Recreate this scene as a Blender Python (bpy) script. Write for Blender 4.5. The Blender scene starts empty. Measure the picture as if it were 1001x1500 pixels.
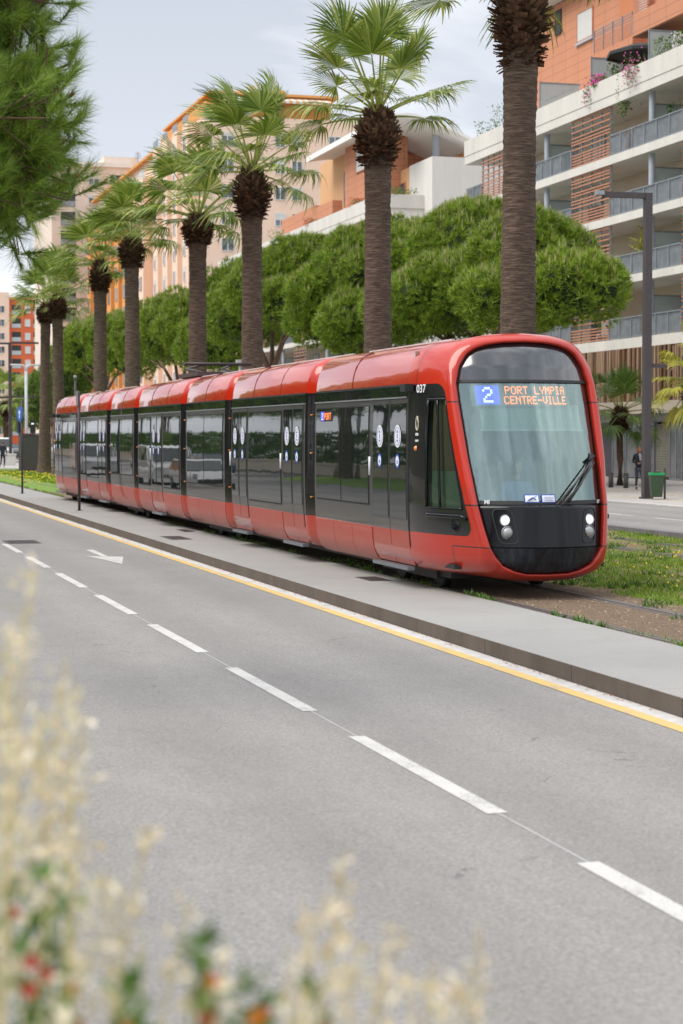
import bpy, math, random
import numpy as np
from mathutils import Vector, Matrix, noise

R = math.radians
SC = bpy.context.scene
COL = SC.collection

# ---------------------------------------------------------------- camera
CAMH = 2.2
FPX = 2790.0
cam_d = bpy.data.cameras.new("camera")
cam = bpy.data.objects.new("camera", cam_d)
COL.objects.link(cam)
cam_d.sensor_fit = 'VERTICAL'
cam_d.sensor_height = 36.0
cam_d.lens = FPX / 1500 * 36
cam_d.clip_start = 0.1
cam_d.clip_end = 3000
cam.location = (0, 0, CAMH)
YAW = R(15.7)
cam.rotation_euler = (R(90 - 2.3), 0, -YAW)
cam_d.dof.use_dof = True
cam_d.dof.focus_distance = 27.0
cam_d.dof.aperture_fstop = 2.8
SC.camera = cam

# ---------------------------------------------------------------- world, sun, exposure
SUN_EL, SUN_AZ = R(52), R(-97)      # azimuth measured clockwise from +Y
world = bpy.data.worlds.new("World")
SC.world = world
world.use_nodes = True
nt = world.node_tree
N, L = nt.nodes, nt.links
N.clear()
out = N.new('ShaderNodeOutputWorld')
bg = N.new('ShaderNodeBackground')
L.new(bg.outputs[0], out.inputs[0])
sky = N.new('ShaderNodeTexSky')
sky.sky_type = 'NISHITA'
sky.sun_disc = False
sky.sun_elevation = SUN_EL
sky.sun_rotation = SUN_AZ
sky.dust_density = 3.0
tc = N.new('ShaderNodeTexCoord')
sep = N.new('ShaderNodeSeparateXYZ')
L.new(tc.outputs['Generated'], sep.inputs[0])
# project the direction on a cloud layer so clouds flatten towards the horizon
def wmath(op, a, b=None, c=None):
    n = N.new('ShaderNodeMath'); n.operation = op
    for i, v in enumerate((a, b, c)):
        if v is None: continue
        if isinstance(v, (int, float)): n.inputs[i].default_value = v
        else: L.new(v, n.inputs[i])
    return n.outputs[0]
zz = wmath('ADD', wmath('MAXIMUM', sep.outputs[2], 0.0), 0.16)
cx = wmath('DIVIDE', sep.outputs[0], zz)
cy = wmath('DIVIDE', sep.outputs[1], zz)
comb = N.new('ShaderNodeCombineXYZ')
L.new(cx, comb.inputs[0]); L.new(cy, comb.inputs[1])
nz = N.new('ShaderNodeTexNoise'); nz.inputs['Scale'].default_value = 0.75
nz.inputs['Detail'].default_value = 7; nz.inputs['Roughness'].default_value = 0.55
nz.inputs['Distortion'].default_value = 0.4
mp = N.new('ShaderNodeMapping'); mp.inputs['Location'].default_value = (3.1, 1.7, 0)
L.new(comb.outputs[0], mp.inputs[0]); L.new(mp.outputs[0], nz.inputs['Vector'])
cr = N.new('ShaderNodeValToRGB')
cr.color_ramp.elements[0].position = 0.43; cr.color_ramp.elements[0].color = (5.0, 5.4, 6.1, 1)
cr.color_ramp.elements[1].position = 0.58; cr.color_ramp.elements[1].color = (9.0, 9.1, 9.4, 1)
L.new(nz.outputs[0], cr.inputs[0])
# brighter towards the horizon (thinner cloud there)
hz = wmath('SUBTRACT', 1.0, wmath('MINIMUM', wmath('MULTIPLY', wmath('MAXIMUM', sep.outputs[2], 0.0), 4.5), 1.0))
hmix = N.new('ShaderNodeMix'); hmix.data_type = 'RGBA'
L.new(wmath('MULTIPLY', hz, 0.6), hmix.inputs[0])
L.new(cr.outputs[0], hmix.inputs[6]); hmix.inputs[7].default_value = (8.6, 8.9, 9.4, 1)
mx = N.new('ShaderNodeMix'); mx.data_type = 'RGBA'
mx.inputs[0].default_value = 0.94
# an overcast sky is about three times as bright overhead as at the horizon
zb = wmath('ADD', 1.0, wmath('MULTIPLY', wmath('MAXIMUM', wmath('SUBTRACT', sep.outputs[2], 0.26), 0.0), .9))
vs = N.new('ShaderNodeVectorMath'); vs.operation = 'SCALE'
# broken cloud higher up
nz2 = N.new('ShaderNodeTexNoise'); nz2.inputs['Scale'].default_value = 3.2; nz2.inputs['Detail'].default_value = 6; nz2.inputs['Distortion'].default_value = .8
L.new(comb.outputs[0], nz2.inputs['Vector'])
up = wmath('MINIMUM', wmath('MULTIPLY', wmath('MAXIMUM', wmath('SUBTRACT', sep.outputs[2], 0.28), 0.0), 5.0), 1.0)
zb = wmath('MULTIPLY', zb, wmath('ADD', 1.0, wmath('MULTIPLY', up, wmath('MULTIPLY', wmath('SUBTRACT', nz2.outputs[0], .5), 1.6))))
L.new(hmix.outputs[2], vs.inputs[0]); L.new(zb, vs.inputs['Scale'])
L.new(sky.outputs[0], mx.inputs[6]); L.new(vs.outputs[0], mx.inputs[7])
L.new(mx.outputs[2], bg.inputs[0])
bg.inputs[1].default_value = 0.10

sun_d = bpy.data.lights.new("sun", 'SUN')
sun_d.energy = 2.1
sun_d.angle = R(38)
sun_d.color = (1.0, 0.93, 0.84)
sun = bpy.data.objects.new("sun", sun_d)
COL.objects.link(sun)
sd = Vector((math.sin(SUN_AZ) * math.cos(SUN_EL), math.cos(SUN_AZ) * math.cos(SUN_EL), math.sin(SUN_EL)))
sun.rotation_euler = sd.to_track_quat('Z', 'Y').to_euler()

SC.view_settings.view_transform = 'Standard'
SC.view_settings.look = 'None'
SC.view_settings.gamma = 1.0
SC.view_settings.exposure = 0.42
SC.cycles.max_bounces = 7
SC.cycles.transparent_max_bounces = 16
SC.cycles.caustics_reflective = False
SC.cycles.caustics_refractive = False

# ---------------------------------------------------------------- helpers
def DX(px, X):            # depth along the view axis of the point of the plane X=const under picture column px
    return FPX * X / 0.9627 / (px + 285)
def YX(px, X):
    return (DX(px, X) - X * 0.2706) / 0.9627

def tag(o, label=None, cat=None, group=None, kind=None):
    if label: o['label'] = label
    if cat: o['category'] = cat
    if group: o['group'] = group
    if kind: o['kind'] = kind
    return o

def empty(name, loc=(0, 0, 0), rz=0.0, label=None, cat=None, group=None):
    o = bpy.data.objects.new(name, None)
    COL.objects.link(o)
    o.empty_display_size = 0.3
    o.location = loc
    o.rotation_euler = (0, 0, rz)
    return tag(o, label, cat, group)

class MB:
    """collects polygons; build() links them as ONE mesh object"""
    def __init__(s):
        s.v = []; s.f = []; s.m = []; s.cur = 0; s.smooth = []; s.sm = False
    def face(s, idx):
        s.f.append(tuple(idx)); s.m.append(s.cur); s.smooth.append(s.sm)
    def box(s, x0, x1, y0, y1, z0, z1):
        b = len(s.v)
        s.v += [(x0, y0, z0), (x1, y0, z0), (x1, y1, z0), (x0, y1, z0), (x0, y0, z1), (x1, y0, z1), (x1, y1, z1), (x0, y1, z1)]
        for q in ((0, 3, 2, 1), (4, 5, 6, 7), (0, 1, 5, 4), (1, 2, 6, 5), (2, 3, 7, 6), (3, 0, 4, 7)):
            s.face([b + i for i in q])
        return s
    def obox(s, c, sx, sy, sz, M):
        b = len(s.v)
        for z in (-.5, .5):
            for x, y in ((-.5, -.5), (.5, -.5), (.5, .5), (-.5, .5)):
                p = Vector(c) + M @ Vector((x * sx, y * sy, z * sz))
                s.v.append(tuple(p))
        for q in ((0, 3, 2, 1), (4, 5, 6, 7), (0, 1, 5, 4), (1, 2, 6, 5), (2, 3, 7, 6), (3, 0, 4, 7)):
            s.face([b + i for i in q])
    def quad(s, a, b_, c, d):
        b = len(s.v); s.v += [tuple(a), tuple(b_), tuple(c), tuple(d)]; s.face((b, b + 1, b + 2, b + 3))
    def poly(s, pts):
        b = len(s.v); s.v += [tuple(p) for p in pts]; s.face(range(b, b + len(pts)))
    def tube(s, pts, radii, n=8, cap=True):
        pts = [Vector(p) for p in pts]
        if isinstance(radii, (int, float)): radii = [radii] * len(pts)
        rings = []
        sm = s.sm; s.sm = True
        for i, p in enumerate(pts):
            d = (pts[min(i + 1, len(pts) - 1)] - pts[max(i - 1, 0)]).normalized()
            u = d.cross(Vector((0, 0, 1)))
            if u.length < 1e-3: u = d.cross(Vector((1, 0, 0)))
            u.normalize(); w = d.cross(u)
            b = len(s.v)
            for k in range(n):
                a = 2 * math.pi * k / n
                s.v.append(tuple(p + (u * math.cos(a) + w * math.sin(a)) * radii[i]))
            rings.append(b)
        for a, b in zip(rings, rings[1:]):
            for k in range(n):
                s.face((a + k, a + (k + 1) % n, b + (k + 1) % n, b + k))
        s.sm = False
        if cap:
            s.face([rings[0] + k for k in range(n)][::-1]); s.face([rings[-1] + k for k in range(n)])
        s.sm = sm
        return s
    def grid(s, rows, smooth=True, skip=None, mats=None):
        """rows: list of lists of points"""
        b = len(s.v); nc = len(rows[0])
        for r in rows: s.v += [tuple(p) for p in r]
        sm = s.sm; s.sm = smooth
        for i in range(len(rows) - 1):
            for j in range(nc - 1):
                if skip and skip(i, j): continue
                if mats: s.cur = mats(i, j)
                s.face((b + i * nc + j, b + i * nc + j + 1, b + (i + 1) * nc + j + 1, b + (i + 1) * nc + j))
        s.sm = sm
    def build(s, name, mats, parent=None, origin=None, rot=None):
        """vertices are given in the parent's own frame (or, with origin, in a frame around it)"""
        me = bpy.data.meshes.new(name)
        me.from_pydata(s.v, [], s.f)
        if not isinstance(mats, (list, tuple)): mats = [mats]
        for m in mats: me.materials.append(m)
        if len(mats) > 1: me.polygons.foreach_set('material_index', s.m)
        me.polygons.foreach_set('use_smooth', s.smooth)
        me.update()
        o = bpy.data.objects.new(name, me)
        COL.objects.link(o)
        if parent: o.parent = parent
        if origin: o.location = origin
        if rot: o.rotation_euler = rot
        return o

def np_mesh(name, V, F, mat, parent=None, smooth=False, midx=None):
    V = np.asarray(V, dtype=np.float32).reshape(-1, 3); F = np.asarray(F, dtype=np.int32)
    k = F.shape[1]
    me = bpy.data.meshes.new(name)
    me.vertices.add(len(V)); me.vertices.foreach_set('co', V.ravel())
    me.loops.add(F.size); me.loops.foreach_set('vertex_index', F.ravel())
    me.polygons.add(len(F)); me.polygons.foreach_set('loop_start', np.arange(0, F.size, k, dtype=np.int32))
    if smooth: me.polygons.foreach_set('use_smooth', np.ones(len(F), dtype=bool))
    for m in (mat if isinstance(mat, (list, tuple)) else [mat]): me.materials.append(m)
    if midx is not None: me.polygons.foreach_set('material_index', np.asarray(midx, dtype=np.int32))
    me.update(calc_edges=True); me.validate()
    o = bpy.data.objects.new(name, me)
    COL.objects.link(o)
    if parent: o.parent = parent
    return o

def copy_tree(o, parent=None):
    c = o.copy(); COL.objects.link(c); c.parent = parent
    for ch in list(o.children): copy_tree(ch, c)
    return c

# ---------------------------------------------------------------- materials
class MT:
    def __init__(s, name):
        s.m = bpy.data.materials.new(name); s.m.use_nodes = True
        s.nt = s.m.node_tree; s.N = s.nt.nodes; s.L = s.nt.links
        s.b = s.N['Principled BSDF']; s.out = s.N['Material Output']
        s._tc = None
    def n(s, t): return s.N.new(t)
    def co(s, which='Object'):
        if not s._tc: s._tc = s.n('ShaderNodeTexCoord')
        return s._tc.outputs[which]
    def math(s, op, a, b=None, c=None, clamp=False):
        n = s.n('ShaderNodeMath'); n.operation = op; n.use_clamp = clamp
        for i, v in enumerate((a, b, c)):
            if v is None: continue
            if isinstance(v, (int, float)): n.inputs[i].default_value = v
            else: s.L.new(v, n.inputs[i])
        return n.outputs[0]
    def noise(s, scale, detail=3, rough=0.5, vec=None, stretch=None, dist=0):
        n = s.n('ShaderNodeTexNoise'); n.inputs['Scale'].default_value = scale
        n.inputs['Detail'].default_value = detail; n.inputs['Roughness'].default_value = rough
        n.inputs['Distortion'].default_value = dist
        v = vec or s.co()
        if stretch:
            m = s.n('ShaderNodeMapping'); m.inputs['Scale'].default_value = stretch
            s.L.new(v, m.inputs[0]); v = m.outputs[0]
        s.L.new(v, n.inputs['Vector'])
        return n.outputs[0]
    def ramp(s, fac, stops):
        r = s.n('ShaderNodeValToRGB'); e = r.color_ramp.elements
        while len(e) < len(stops): e.new(0.5)
        for i, (p, c) in enumerate(stops):
            e[i].position = p; e[i].color = (*c, 1) if len(c) == 3 else c
        s.L.new(fac, r.inputs[0]); return r.outputs[0]
    def mix(s, fac, a, b, mode='MIX'):
        n = s.n('ShaderNodeMix'); n.data_type = 'RGBA'; n.blend_type = mode
        for i, v in ((0, fac), (6, a), (7, b)):
            if isinstance(v, (int, float)): n.inputs[i].default_value = v
            elif isinstance(v, tuple): n.inputs[i].default_value = (*v, 1)
            else: s.L.new(v, n.inputs[i])
        return n.outputs[2]
    def col(s, v):
        if isinstance(v, tuple): s.b.inputs['Base Color'].default_value = (*v, 1)
        else: s.L.new(v, s.b.inputs['Base Color'])
    def set(s, **k):
        for key, v in k.items():
            key = {'rough': 'Roughness', 'metal': 'Metallic', 'coat': 'Coat Weight', 'coatr': 'Coat Roughness', 'ior': 'IOR', 'spec': 'Specular IOR Level', 'trans': 'Transmission Weight', 'alpha': 'Alpha', 'es': 'Emission Strength', 'sub': 'Subsurface Weight'}.get(key, key)
            if isinstance(v, (int, float)): s.b.inputs[key].default_value = v
            else: s.L.new(v, s.b.inputs[key])
        return s
    def bump(s, h, strength=0.3, dist=0.02):
        n = s.n('ShaderNodeBump'); n.inputs['Strength'].default_value = strength; n.inputs['Distance'].default_value = dist
        s.L.new(h, n.inputs['Height']); s.L.new(n.outputs[0], s.b.inputs['Normal'])

def simple(name, c, rough=0.6, var=0.12, scale=3.0, bump=0.0, bscale=30.0, **k):
    t = MT(name)
    a = tuple(x * (1 - var) for x in c); b = tuple(min(1, x * (1 + var)) for x in c)
    t.col(t.ramp(t.noise(scale, 5, 0.6), [(0.3, a), (0.7, b)]))
    t.set(rough=rough, **k)
    if bump: t.bump(t.noise(bscale, 4, 0.6), bump)
    return t.m

M = {}
# asphalt
t = MT('asphalt')
big = t.noise(0.35, 4, 0.6); fine = t.noise(42, 4, 0.85); med = t.noise(5, 4, 0.6, stretch=(1, .25, 1))
vor = t.n('ShaderNodeTexVoronoi'); vor.inputs['Scale'].default_value = 38; t.L.new(t.co(), vor.inputs['Vector'])
c = t.ramp(fine, [(0.30, (.115, .112, .108)), (0.5, (.225, .216, .205)), (0.70, (.42, .405, .38))])
c = t.mix(t.math('MULTIPLY', vor.outputs['Distance'], .55), c, (.30, .29, .28))
c = t.mix(0.5, c, t.ramp(big, [(0.3, (.45, .45, .455)), (0.7, (.545, .54, .54))]), 'OVERLAY')
c = t.mix(0.35, c, t.ramp(med, [(0.3, (.43, .43, .435)), (0.7, (.56, .56, .56))]), 'OVERLAY')
crk = t.n('ShaderNodeTexVoronoi'); crk.feature = 'DISTANCE_TO_EDGE'; crk.inputs['Scale'].default_value = 0.22
mpn = t.n('ShaderNodeMapping'); t.L.new(t.co(), mpn.inputs[0])
wob = t.noise(1.3, 5, .65)
va = t.n('ShaderNodeVectorMath'); va.operation = 'MULTIPLY_ADD'; va.inputs[1].default_value = (1.4, 1.4, 0)
nn = t.n('ShaderNodeTexNoise'); nn.inputs['Scale'].default_value = 1.1; nn.inputs['Detail'].default_value = 6; t.L.new(t.co(), nn.inputs['Vector'])
t.L.new(nn.outputs[1], va.inputs[0]); t.L.new(mpn.outputs[0], va.inputs[2]); t.L.new(va.outputs[0], crk.inputs['Vector'])
cf = t.math('MULTIPLY', t.math('LESS_THAN', crk.outputs['Distance'], .0022), t.math('GREATER_THAN', wob, .56))
c = t.mix(t.math('MULTIPLY', cf, .5), c, (.08, .08, .08))
# tyre-polished tracks, a few stains and old patches
sx = t.n('ShaderNodeSeparateXYZ'); t.L.new(t.co(), sx.inputs[0])
trk = t.math('ABSOLUTE', t.math('SINE', t.math('MULTIPLY', t.math('SUBTRACT', sx.outputs[0], .55), math.pi / 1.55)))
c = t.mix(t.math('MULTIPLY', t.math('MULTIPLY', trk, trk), .22), c, (.12, .117, .112))
stn = t.ramp(t.noise(.9, 4, .6, stretch=(1.4, .35, 1)), [(.60, (0, 0, 0)), (.72, (1, 1, 1))])
c = t.mix(t.math('MULTIPLY', stn, .13), c, (.09, .087, .083))
lgt = t.ramp(t.noise(.5, 5, .7, stretch=(1, .5, 1), vec=None, dist=1.0), [(.58, (0, 0, 0)), (.66, (1, 1, 1))])
c = t.mix(t.math('MULTIPLY', lgt, .08), c, (.42, .40, .37))
t.col(c); t.set(rough=0.9); t.bump(fine, 0.5, 0.01)
M['asphalt'] = t.m
# platform concrete
t = MT('platform_concrete')
fine = t.noise(90, 3, 0.7); big = t.noise(0.5, 5, 0.6)
c = t.ramp(fine, [(0.3, (.21, .207, .20)), (0.7, (.40, .39, .375))])
c = t.mix(0.5, c, t.ramp(big, [(0.3, (.42, .42, .42)), (0.7, (.58, .58, .57))]), 'OVERLAY')
sx = t.n('ShaderNodeSeparateXYZ'); t.L.new(t.co(), sx.inputs[0])
jt = t.math('LESS_THAN', t.math('FRACT', t.math('DIVIDE', sx.outputs[1], 5.0)), .0022)
c = t.mix(t.math('MULTIPLY', jt, .7), c, (.10, .095, .09))
st = t.ramp(t.noise(1.1, 6, .75), [(.52, (0, 0, 0)), (.70, (1, 1, 1))])
c = t.mix(t.math('MULTIPLY', st, .28), c, (.22, .205, .19))
t.col(c); t.set(rough=0.9); t.bump(fine, 0.3, 0.005); M['platform'] = t.m
t = MT('kerb_stone')
c = t.ramp(t.noise(1.4, 6, 0.7, stretch=(1, 1, .3)), [(0.3, (.05, .038, .030)), (0.7, (.115, .09, .073))])
c = t.mix(t.math('MULTIPLY', t.noise(30, 3, .6), .35), c, (.19, .16, .135))
sx = t.n('ShaderNodeSeparateXYZ'); t.L.new(t.co(), sx.inputs[0])
jt = t.math('LESS_THAN', t.math('FRACT', t.math('DIVIDE', sx.outputs[1], 2.4)), .006)
c = t.mix(jt, c, (.02, .018, .016))
t.col(c); t.set(rough=0.85); t.bump(t.noise(60, 3, .6), .3, .01); M['kerb'] = t.m
def paint(name, c0, wear):
    t = MT(name)
    f = t.noise(70, 4, 0.75); w = t.noise(2.5, 6, .7)
    k = t.ramp(t.math('ADD', t.math('MULTIPLY', f, .6), t.math('MULTIPLY', w, .4)), [(wear, (0, 0, 0)), (wear + .06, (1, 1, 1))])
    t.col(t.mix(k, (.30, .29, .28), c0)); t.set(rough=.8); t.bump(f, .3, .006)
    return t.m
M['road_white'] = paint('road_paint_white', (.54, .53, .51), .42)
M['road_yellow'] = paint('road_paint_yellow', (.64, .44, .15), .41)
M['gutter'] = simple('gutter_concrete', (.52, .505, .49), .85, .14, 5, .2, 60)
# soil / grass
t = MT('track_soil')
f = t.noise(24, 5, .75); g = t.noise(1.6, 5, .7)
c = t.ramp(f, [(.3, (.10, .062, .036)), (.5, (.25, .165, .10)), (.72, (.42, .31, .20))])
gr = t.ramp(t.noise(14, 4, .7), [(.3, (.06, .12, .015)), (.7, (.22, .32, .06))])
c = t.mix(t.ramp(t.math('ADD', t.math('MULTIPLY', g, .8), t.math('MULTIPLY', f, .25)), [(.50, (0, 0, 0)), (.60, (.75, .75, .75))]), c, gr)
t.col(c); t.set(rough=.95); t.bump(f, .8, .05); M['soil'] = t.m
t = MT('bare_soil')
f = t.noise(30, 5, .75)
c = t.ramp(f, [(.32, (.10, .064, .038)), (.5, (.30, .205, .13)), (.68, (.52, .41, .28))])
c = t.mix(t.ramp(t.noise(5, 5, .7), [(.45, (0, 0, 0)), (.65, (.4, .4, .4))]), c, (.16, .105, .065))
t.col(c); t.set(rough=.95); t.bump(f, 1.0, .08); M['bare'] = t.m
M['lawn'] = simple('lawn', (.15, .25, .035), .95, .45, 9, .6, 30)
M['paving'] = simple('pale_paving', (.40, .38, .36), .85, .12, 1.2, .1, 50)
M['far_ground'] = simple('far_ground', (.30, .30, .29), .95, .15, .1)
M['rail'] = simple('rail_steel', (.30, .27, .26), .35, .2, 20, metal=.8)
M['rubber'] = simple('rubber', (.02, .02, .02), .7)
def foliage(name, dark, mid, light, rough=.55, sheen=0):
    t = MT(name)
    g = t.n('ShaderNodeNewGeometry')
    r = g.outputs['Random Per Island']
    oi = t.n('ShaderNodeObjectInfo')
    v = t.math('ADD', t.math('MULTIPLY', r, .62), t.math('MULTIPLY', t.noise(.55, 3, .5), .38))
    c = t.ramp(v, [(.12, dark), (.5, mid), (.9, light)])
    t.col(c); t.set(rough=rough)
    # thin leaves let some light through
    tr = t.n('ShaderNodeBsdfTranslucent'); t.L.new(c, tr.inputs[0])
    mixs = t.n('ShaderNodeMixShader'); mixs.inputs[0].default_value = .3
    t.L.new(t.b.outputs[0], mixs.inputs[1]); t.L.new(tr.outputs[0], mixs.inputs[2]); t.L.new(mixs.outputs[0], t.out.inputs[0])
    return t.m
M['pine'] = foliage('pine_needles', (.032, .075, .006), (.21, .33, .023), (.46, .58, .07))
M['pine_dark'] = foliage('dark_pine_needles', (.035, .08, .008), (.11, .21, .02), (.24, .37, .045))
M['candle'] = foliage('pine_shoot', (.28, .26, .11), (.42, .40, .18), (.56, .54, .28))
M['cone'] = simple('cone_brown', (.30, .085, .03), .8, .3, 20)
M['palm_leaf'] = foliage('palm_leaf', (.045, .10, .010), (.185, .27, .035), (.50, .53, .15), .42)
M['palm_leaf_dark'] = foliage('small_palm_leaf', (.05, .10, .02), (.11, .19, .035), (.25, .34, .07), .45)
M['palm_yellow'] = foliage('yellow_palm_leaf', (.16, .20, .02), (.36, .36, .03), (.58, .48, .08), .45)
M['stalk'] = foliage('palm_stalk', (.18, .24, .04), (.30, .34, .08), (.42, .42, .14))
M['grass'] = foliage('grass_blades', (.08, .16, .012), (.20, .34, .03), (.42, .52, .08))
M['leafy'] = foliage('leafy_green', (.04, .09, .012), (.10, .20, .03), (.22, .34, .07))
M['yellow_flower'] = simple('yellow_flower', (.85, .62, .03), .7)
M['straw'] = foliage('dry_grass', (.46, .36, .20), (.74, .62, .43), (.90, .83, .68))
M['red_flower'] = simple('red_flower', (.55, .03, .03), .6)
M['orange_flower'] = simple('orange_flower', (.85, .22, .02), .6)
M['pink_flower'] = simple('pink_flower', (.70, .12, .40), .6)
M['magenta_flower'] = simple('magenta_flower', (.75, .03, .38), .6)
M['white_flower'] = simple('white_flower', (.75, .68, .72), .6)
# palm trunk: fibrous horizontal rings
t = MT('palm_trunk')
f = t.noise(3.2, 7, .8, stretch=(1, 1, 11), dist=.3); g = t.noise(1.3, 5, .7); r = t.noise(26, 4, .7, stretch=(1, 1, 2.2))
sp = t.noise(11, 4, .8, stretch=(1, 1, 2.5))
c = t.ramp(f, [(.32, (.020, .013, .010)), (.50, (.115, .080, .058)), (.70, (.34, .25, .18))])
c = t.mix(t.ramp(sp, [(.60, (0, 0, 0)), (.70, (.6, .6, .6))]), c, (.24, .12, .05))
c = t.mix(.5, c, t.ramp(g, [(.3, (.38, .38, .38)), (.7, (.62, .62, .62))]), 'OVERLAY')
t.col(c); t.set(rough=.95); t.bump(t.math('ADD', f, t.math('MULTIPLY', r, .6)), 1.0, .05); M['trunk'] = t.m
M['boot'] = foliage('old_leaf_base', (.035, .018, .010), (.10, .052, .028), (.24, .15, .09), .85)
M['pine_bark'] = simple('pine_bark', (.12, .07, .045), .95, .4, 6, .8, 12)
# tram materials
def banded(name, upper, lower, urough, lrough, z=.83, coat=1.0, ztop=None, top=None):
    t = MT(name)
    s = t.n('ShaderNodeSeparateXYZ'); t.L.new(t.co(), s.inputs[0])
    k = t.math('GREATER_THAN', s.outputs[2], z)
    dust = t.noise(4, 5, .7, stretch=(1, .5, 1))
    c = t.mix(k, lower, upper)
    if top:
        kt = t.math('GREATER_THAN', s.outputs[2], ztop); c = t.mix(kt, c, top)
    # road dust on the lowest half metre
    low = t.math('MULTIPLY', t.math('SUBTRACT', 1.0, t.math('DIVIDE', s.outputs[2], 1.1), clamp=True), t.math('MULTIPLY', dust, .8))
    c = t.mix(low, c, (.30, .22, .17))
    t.col(c)
    rg = t.math('ADD', t.math('MULTIPLY', k, urough - lrough), lrough)
    t.set(rough=rg, spec=.25, coat=coat * .8, coatr=.02)
    return t
RED = (.46, .019, .005)
RED_LOW = (.40, .022, .009)
t = MT('cab_shell_paint')
g = t.n('ShaderNodeNewGeometry')
s = t.n('ShaderNodeSeparateXYZ'); t.L.new(t.co(), s.inputs[0])
Yc, Zc = s.outputs[1], s.outputs[2]
# distance behind the raked front edge
u = t.math('SUBTRACT', Yc, t.math('ADD', .60, t.math('MULTIPLY', t.math('SUBTRACT', Zc, 1.26), .385)))
rr = .17
qx = t.math('MAXIMUM', t.math('SUBTRACT', .06 + rr, u), 0.0)
qz = t.math('MAXIMUM', t.math('SUBTRACT', t.math('ABSOLUTE', t.math('SUBTRACT', Zc, 1.88)), 1.04 - rr), 0.0)
dd = t.math('SUBTRACT', t.math('SQRT', t.math('ADD', t.math('MULTIPLY', qx, qx), t.math('MULTIPLY', qz, qz))), rr)
blk = t.math('LESS_THAN', dd, 0.0)
c = t.mix(t.math('GREATER_THAN', Zc, 1.5), RED_LOW, RED)
# panel gaps across the front frame and down the shell
gap = t.math('LESS_THAN', t.math('ABSOLUTE', t.math('SUBTRACT', Zc, 2.66)), .009)
gap = t.math('MULTIPLY', gap, t.math('LESS_THAN', u, .06))
gap2 = t.math('MULTIPLY', t.math('LESS_THAN', t.math('ABSOLUTE', t.math('SUBTRACT', Zc, 1.262)), .010), t.math('LESS_THAN', u, .06))
gap3 = t.math('MULTIPLY', t.math('LESS_THAN', t.math('ABSOLUTE', t.math('SUBTRACT', Zc, .70)), .008), t.math('LESS_THAN', Yc, .95))
gap4 = t.math('MULTIPLY', t.math('LESS_THAN', t.math('ABSOLUTE', t.math('SUBTRACT', Yc, .95)), .007), t.math('LESS_THAN', Zc, .70))
gap5 = t.math('MULTIPLY', t.math('LESS_THAN', t.math('ABSOLUTE', t.math('SUBTRACT', Yc, 2.02)), .008), t.math('GREATER_THAN', Zc, 2.9))
gaps = t.math('MAXIMUM', t.math('MAXIMUM', gap, gap2), t.math('MAXIMUM', t.math('MAXIMUM', gap3, gap5), gap4))
c = t.mix(t.math('MAXIMUM', blk, gaps), c, (.012, .012, .013))
c = t.mix(g.outputs['Backfacing'], c, (.32, .34, .33))
t.col(c)
t.set(rough=.35, spec=.25, coat=.8, coatr=.02)
M['cab_shell'] = t.m
t = banded('tram_shell_paint', (.010, .010, .011), RED_LOW, .25, .35, ztop=2.925, top=RED); M['shell'] = t.m
t = banded('tram_side_panel', (.050, .049, .048), (.38, .036, .020), .38, .5, coat=.4); M['side'] = t.m
M['door'] = M['side']
M['red'] = simple('tram_red', RED, .28, .03, 2, coat=1.0, coatr=.03)
def glassy(name, c, rough=.02, ior=1.75, wave=.0, coat=.8):
    t = MT(name); t.col(c); t.set(rough=rough, ior=ior, coat=coat, coatr=.01)
    if wave: t.bump(t.noise(1.2, 2, .4), wave, .01)
    return t.m
M['glass_dark'] = glassy('dark_side_glass', (.012, .017, .016), ior=1.58, wave=.3, coat=.15)
M['black_gloss'] = glassy('black_gloss_panel', (.006, .007, .009), .10, 1.38, coat=.0)
M['cap_glass'] = glassy('dark_cap_glass', (.015, .017, .021), .10, 1.9)
t = MT('lower_nose_panel')
st = t.noise(6, 5, .7, stretch=(3, 1, .5))
t.col(t.ramp(st, [(.4, (.009, .012, .018)), (.75, (.045, .055, .07))])); t.set(rough=.28, spec=.35); M['nose'] = t.m
M['black'] = simple('matt_black', (.018, .018, .019), .6)
M['grey_metal'] = simple('grey_metal', (.30, .31, .33), .4, .1, 5, metal=.5)
M['pale_metal'] = simple('pale_roof_metal', (.55, .56, .57), .5, .12, 3)
M['sill_metal'] = simple('door_sill_metal', (.25, .28, .32), .35, .1, 8, metal=.7)
M['dark_metal'] = simple('dark_street_metal', (.060, .050, .053), .55, .1, 3)
M['lens_on'] = None
t = MT('lit_lamp'); t.col((.9, .95, 1)); t.b.inputs['Emission Color'].default_value = (.93, 1, .98, 1); t.set(es=.5, rough=.1); M['lens_on'] = t.m
M['lens_off'] = simple('lamp_lens', (.35, .37, .38), .1, .2, 20, coat=1)
t = MT('led_orange'); t.col((.3, .08, .02)); t.b.inputs['Emission Color'].default_value = (1, .22, .05, 1); t.set(es=2.6); M['led'] = t.m
t = MT('led_white'); t.col((.5, .5, .5)); t.b.inputs['Emission Color'].default_value = (.85, .9, 1, 1); t.set(es=1.3); M['ledw'] = t.m
t = MT('led_blue'); t.col((.02, .03, .3)); t.b.inputs['Emission Color'].default_value = (.07, .09, .85, 1); t.set(es=1.1); M['ledb'] = t.m
M['sticker_white'] = simple('white_sticker', (.78, .79, .84), .4, .03)
M['sticker_blue'] = simple('blue_sticker', (.03, .10, .45), .4, .03)
M['amber'] = simple('amber_lamp', (.80, .25, .05), .2, .05, 10, coat=1)
M['interior'] = simple('cab_interior', (.30, .33, .31), .7, .1, 2)
M['interior_pale'] = simple('cab_blind', (.42, .50, .46), .8, .06, 2)
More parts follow.
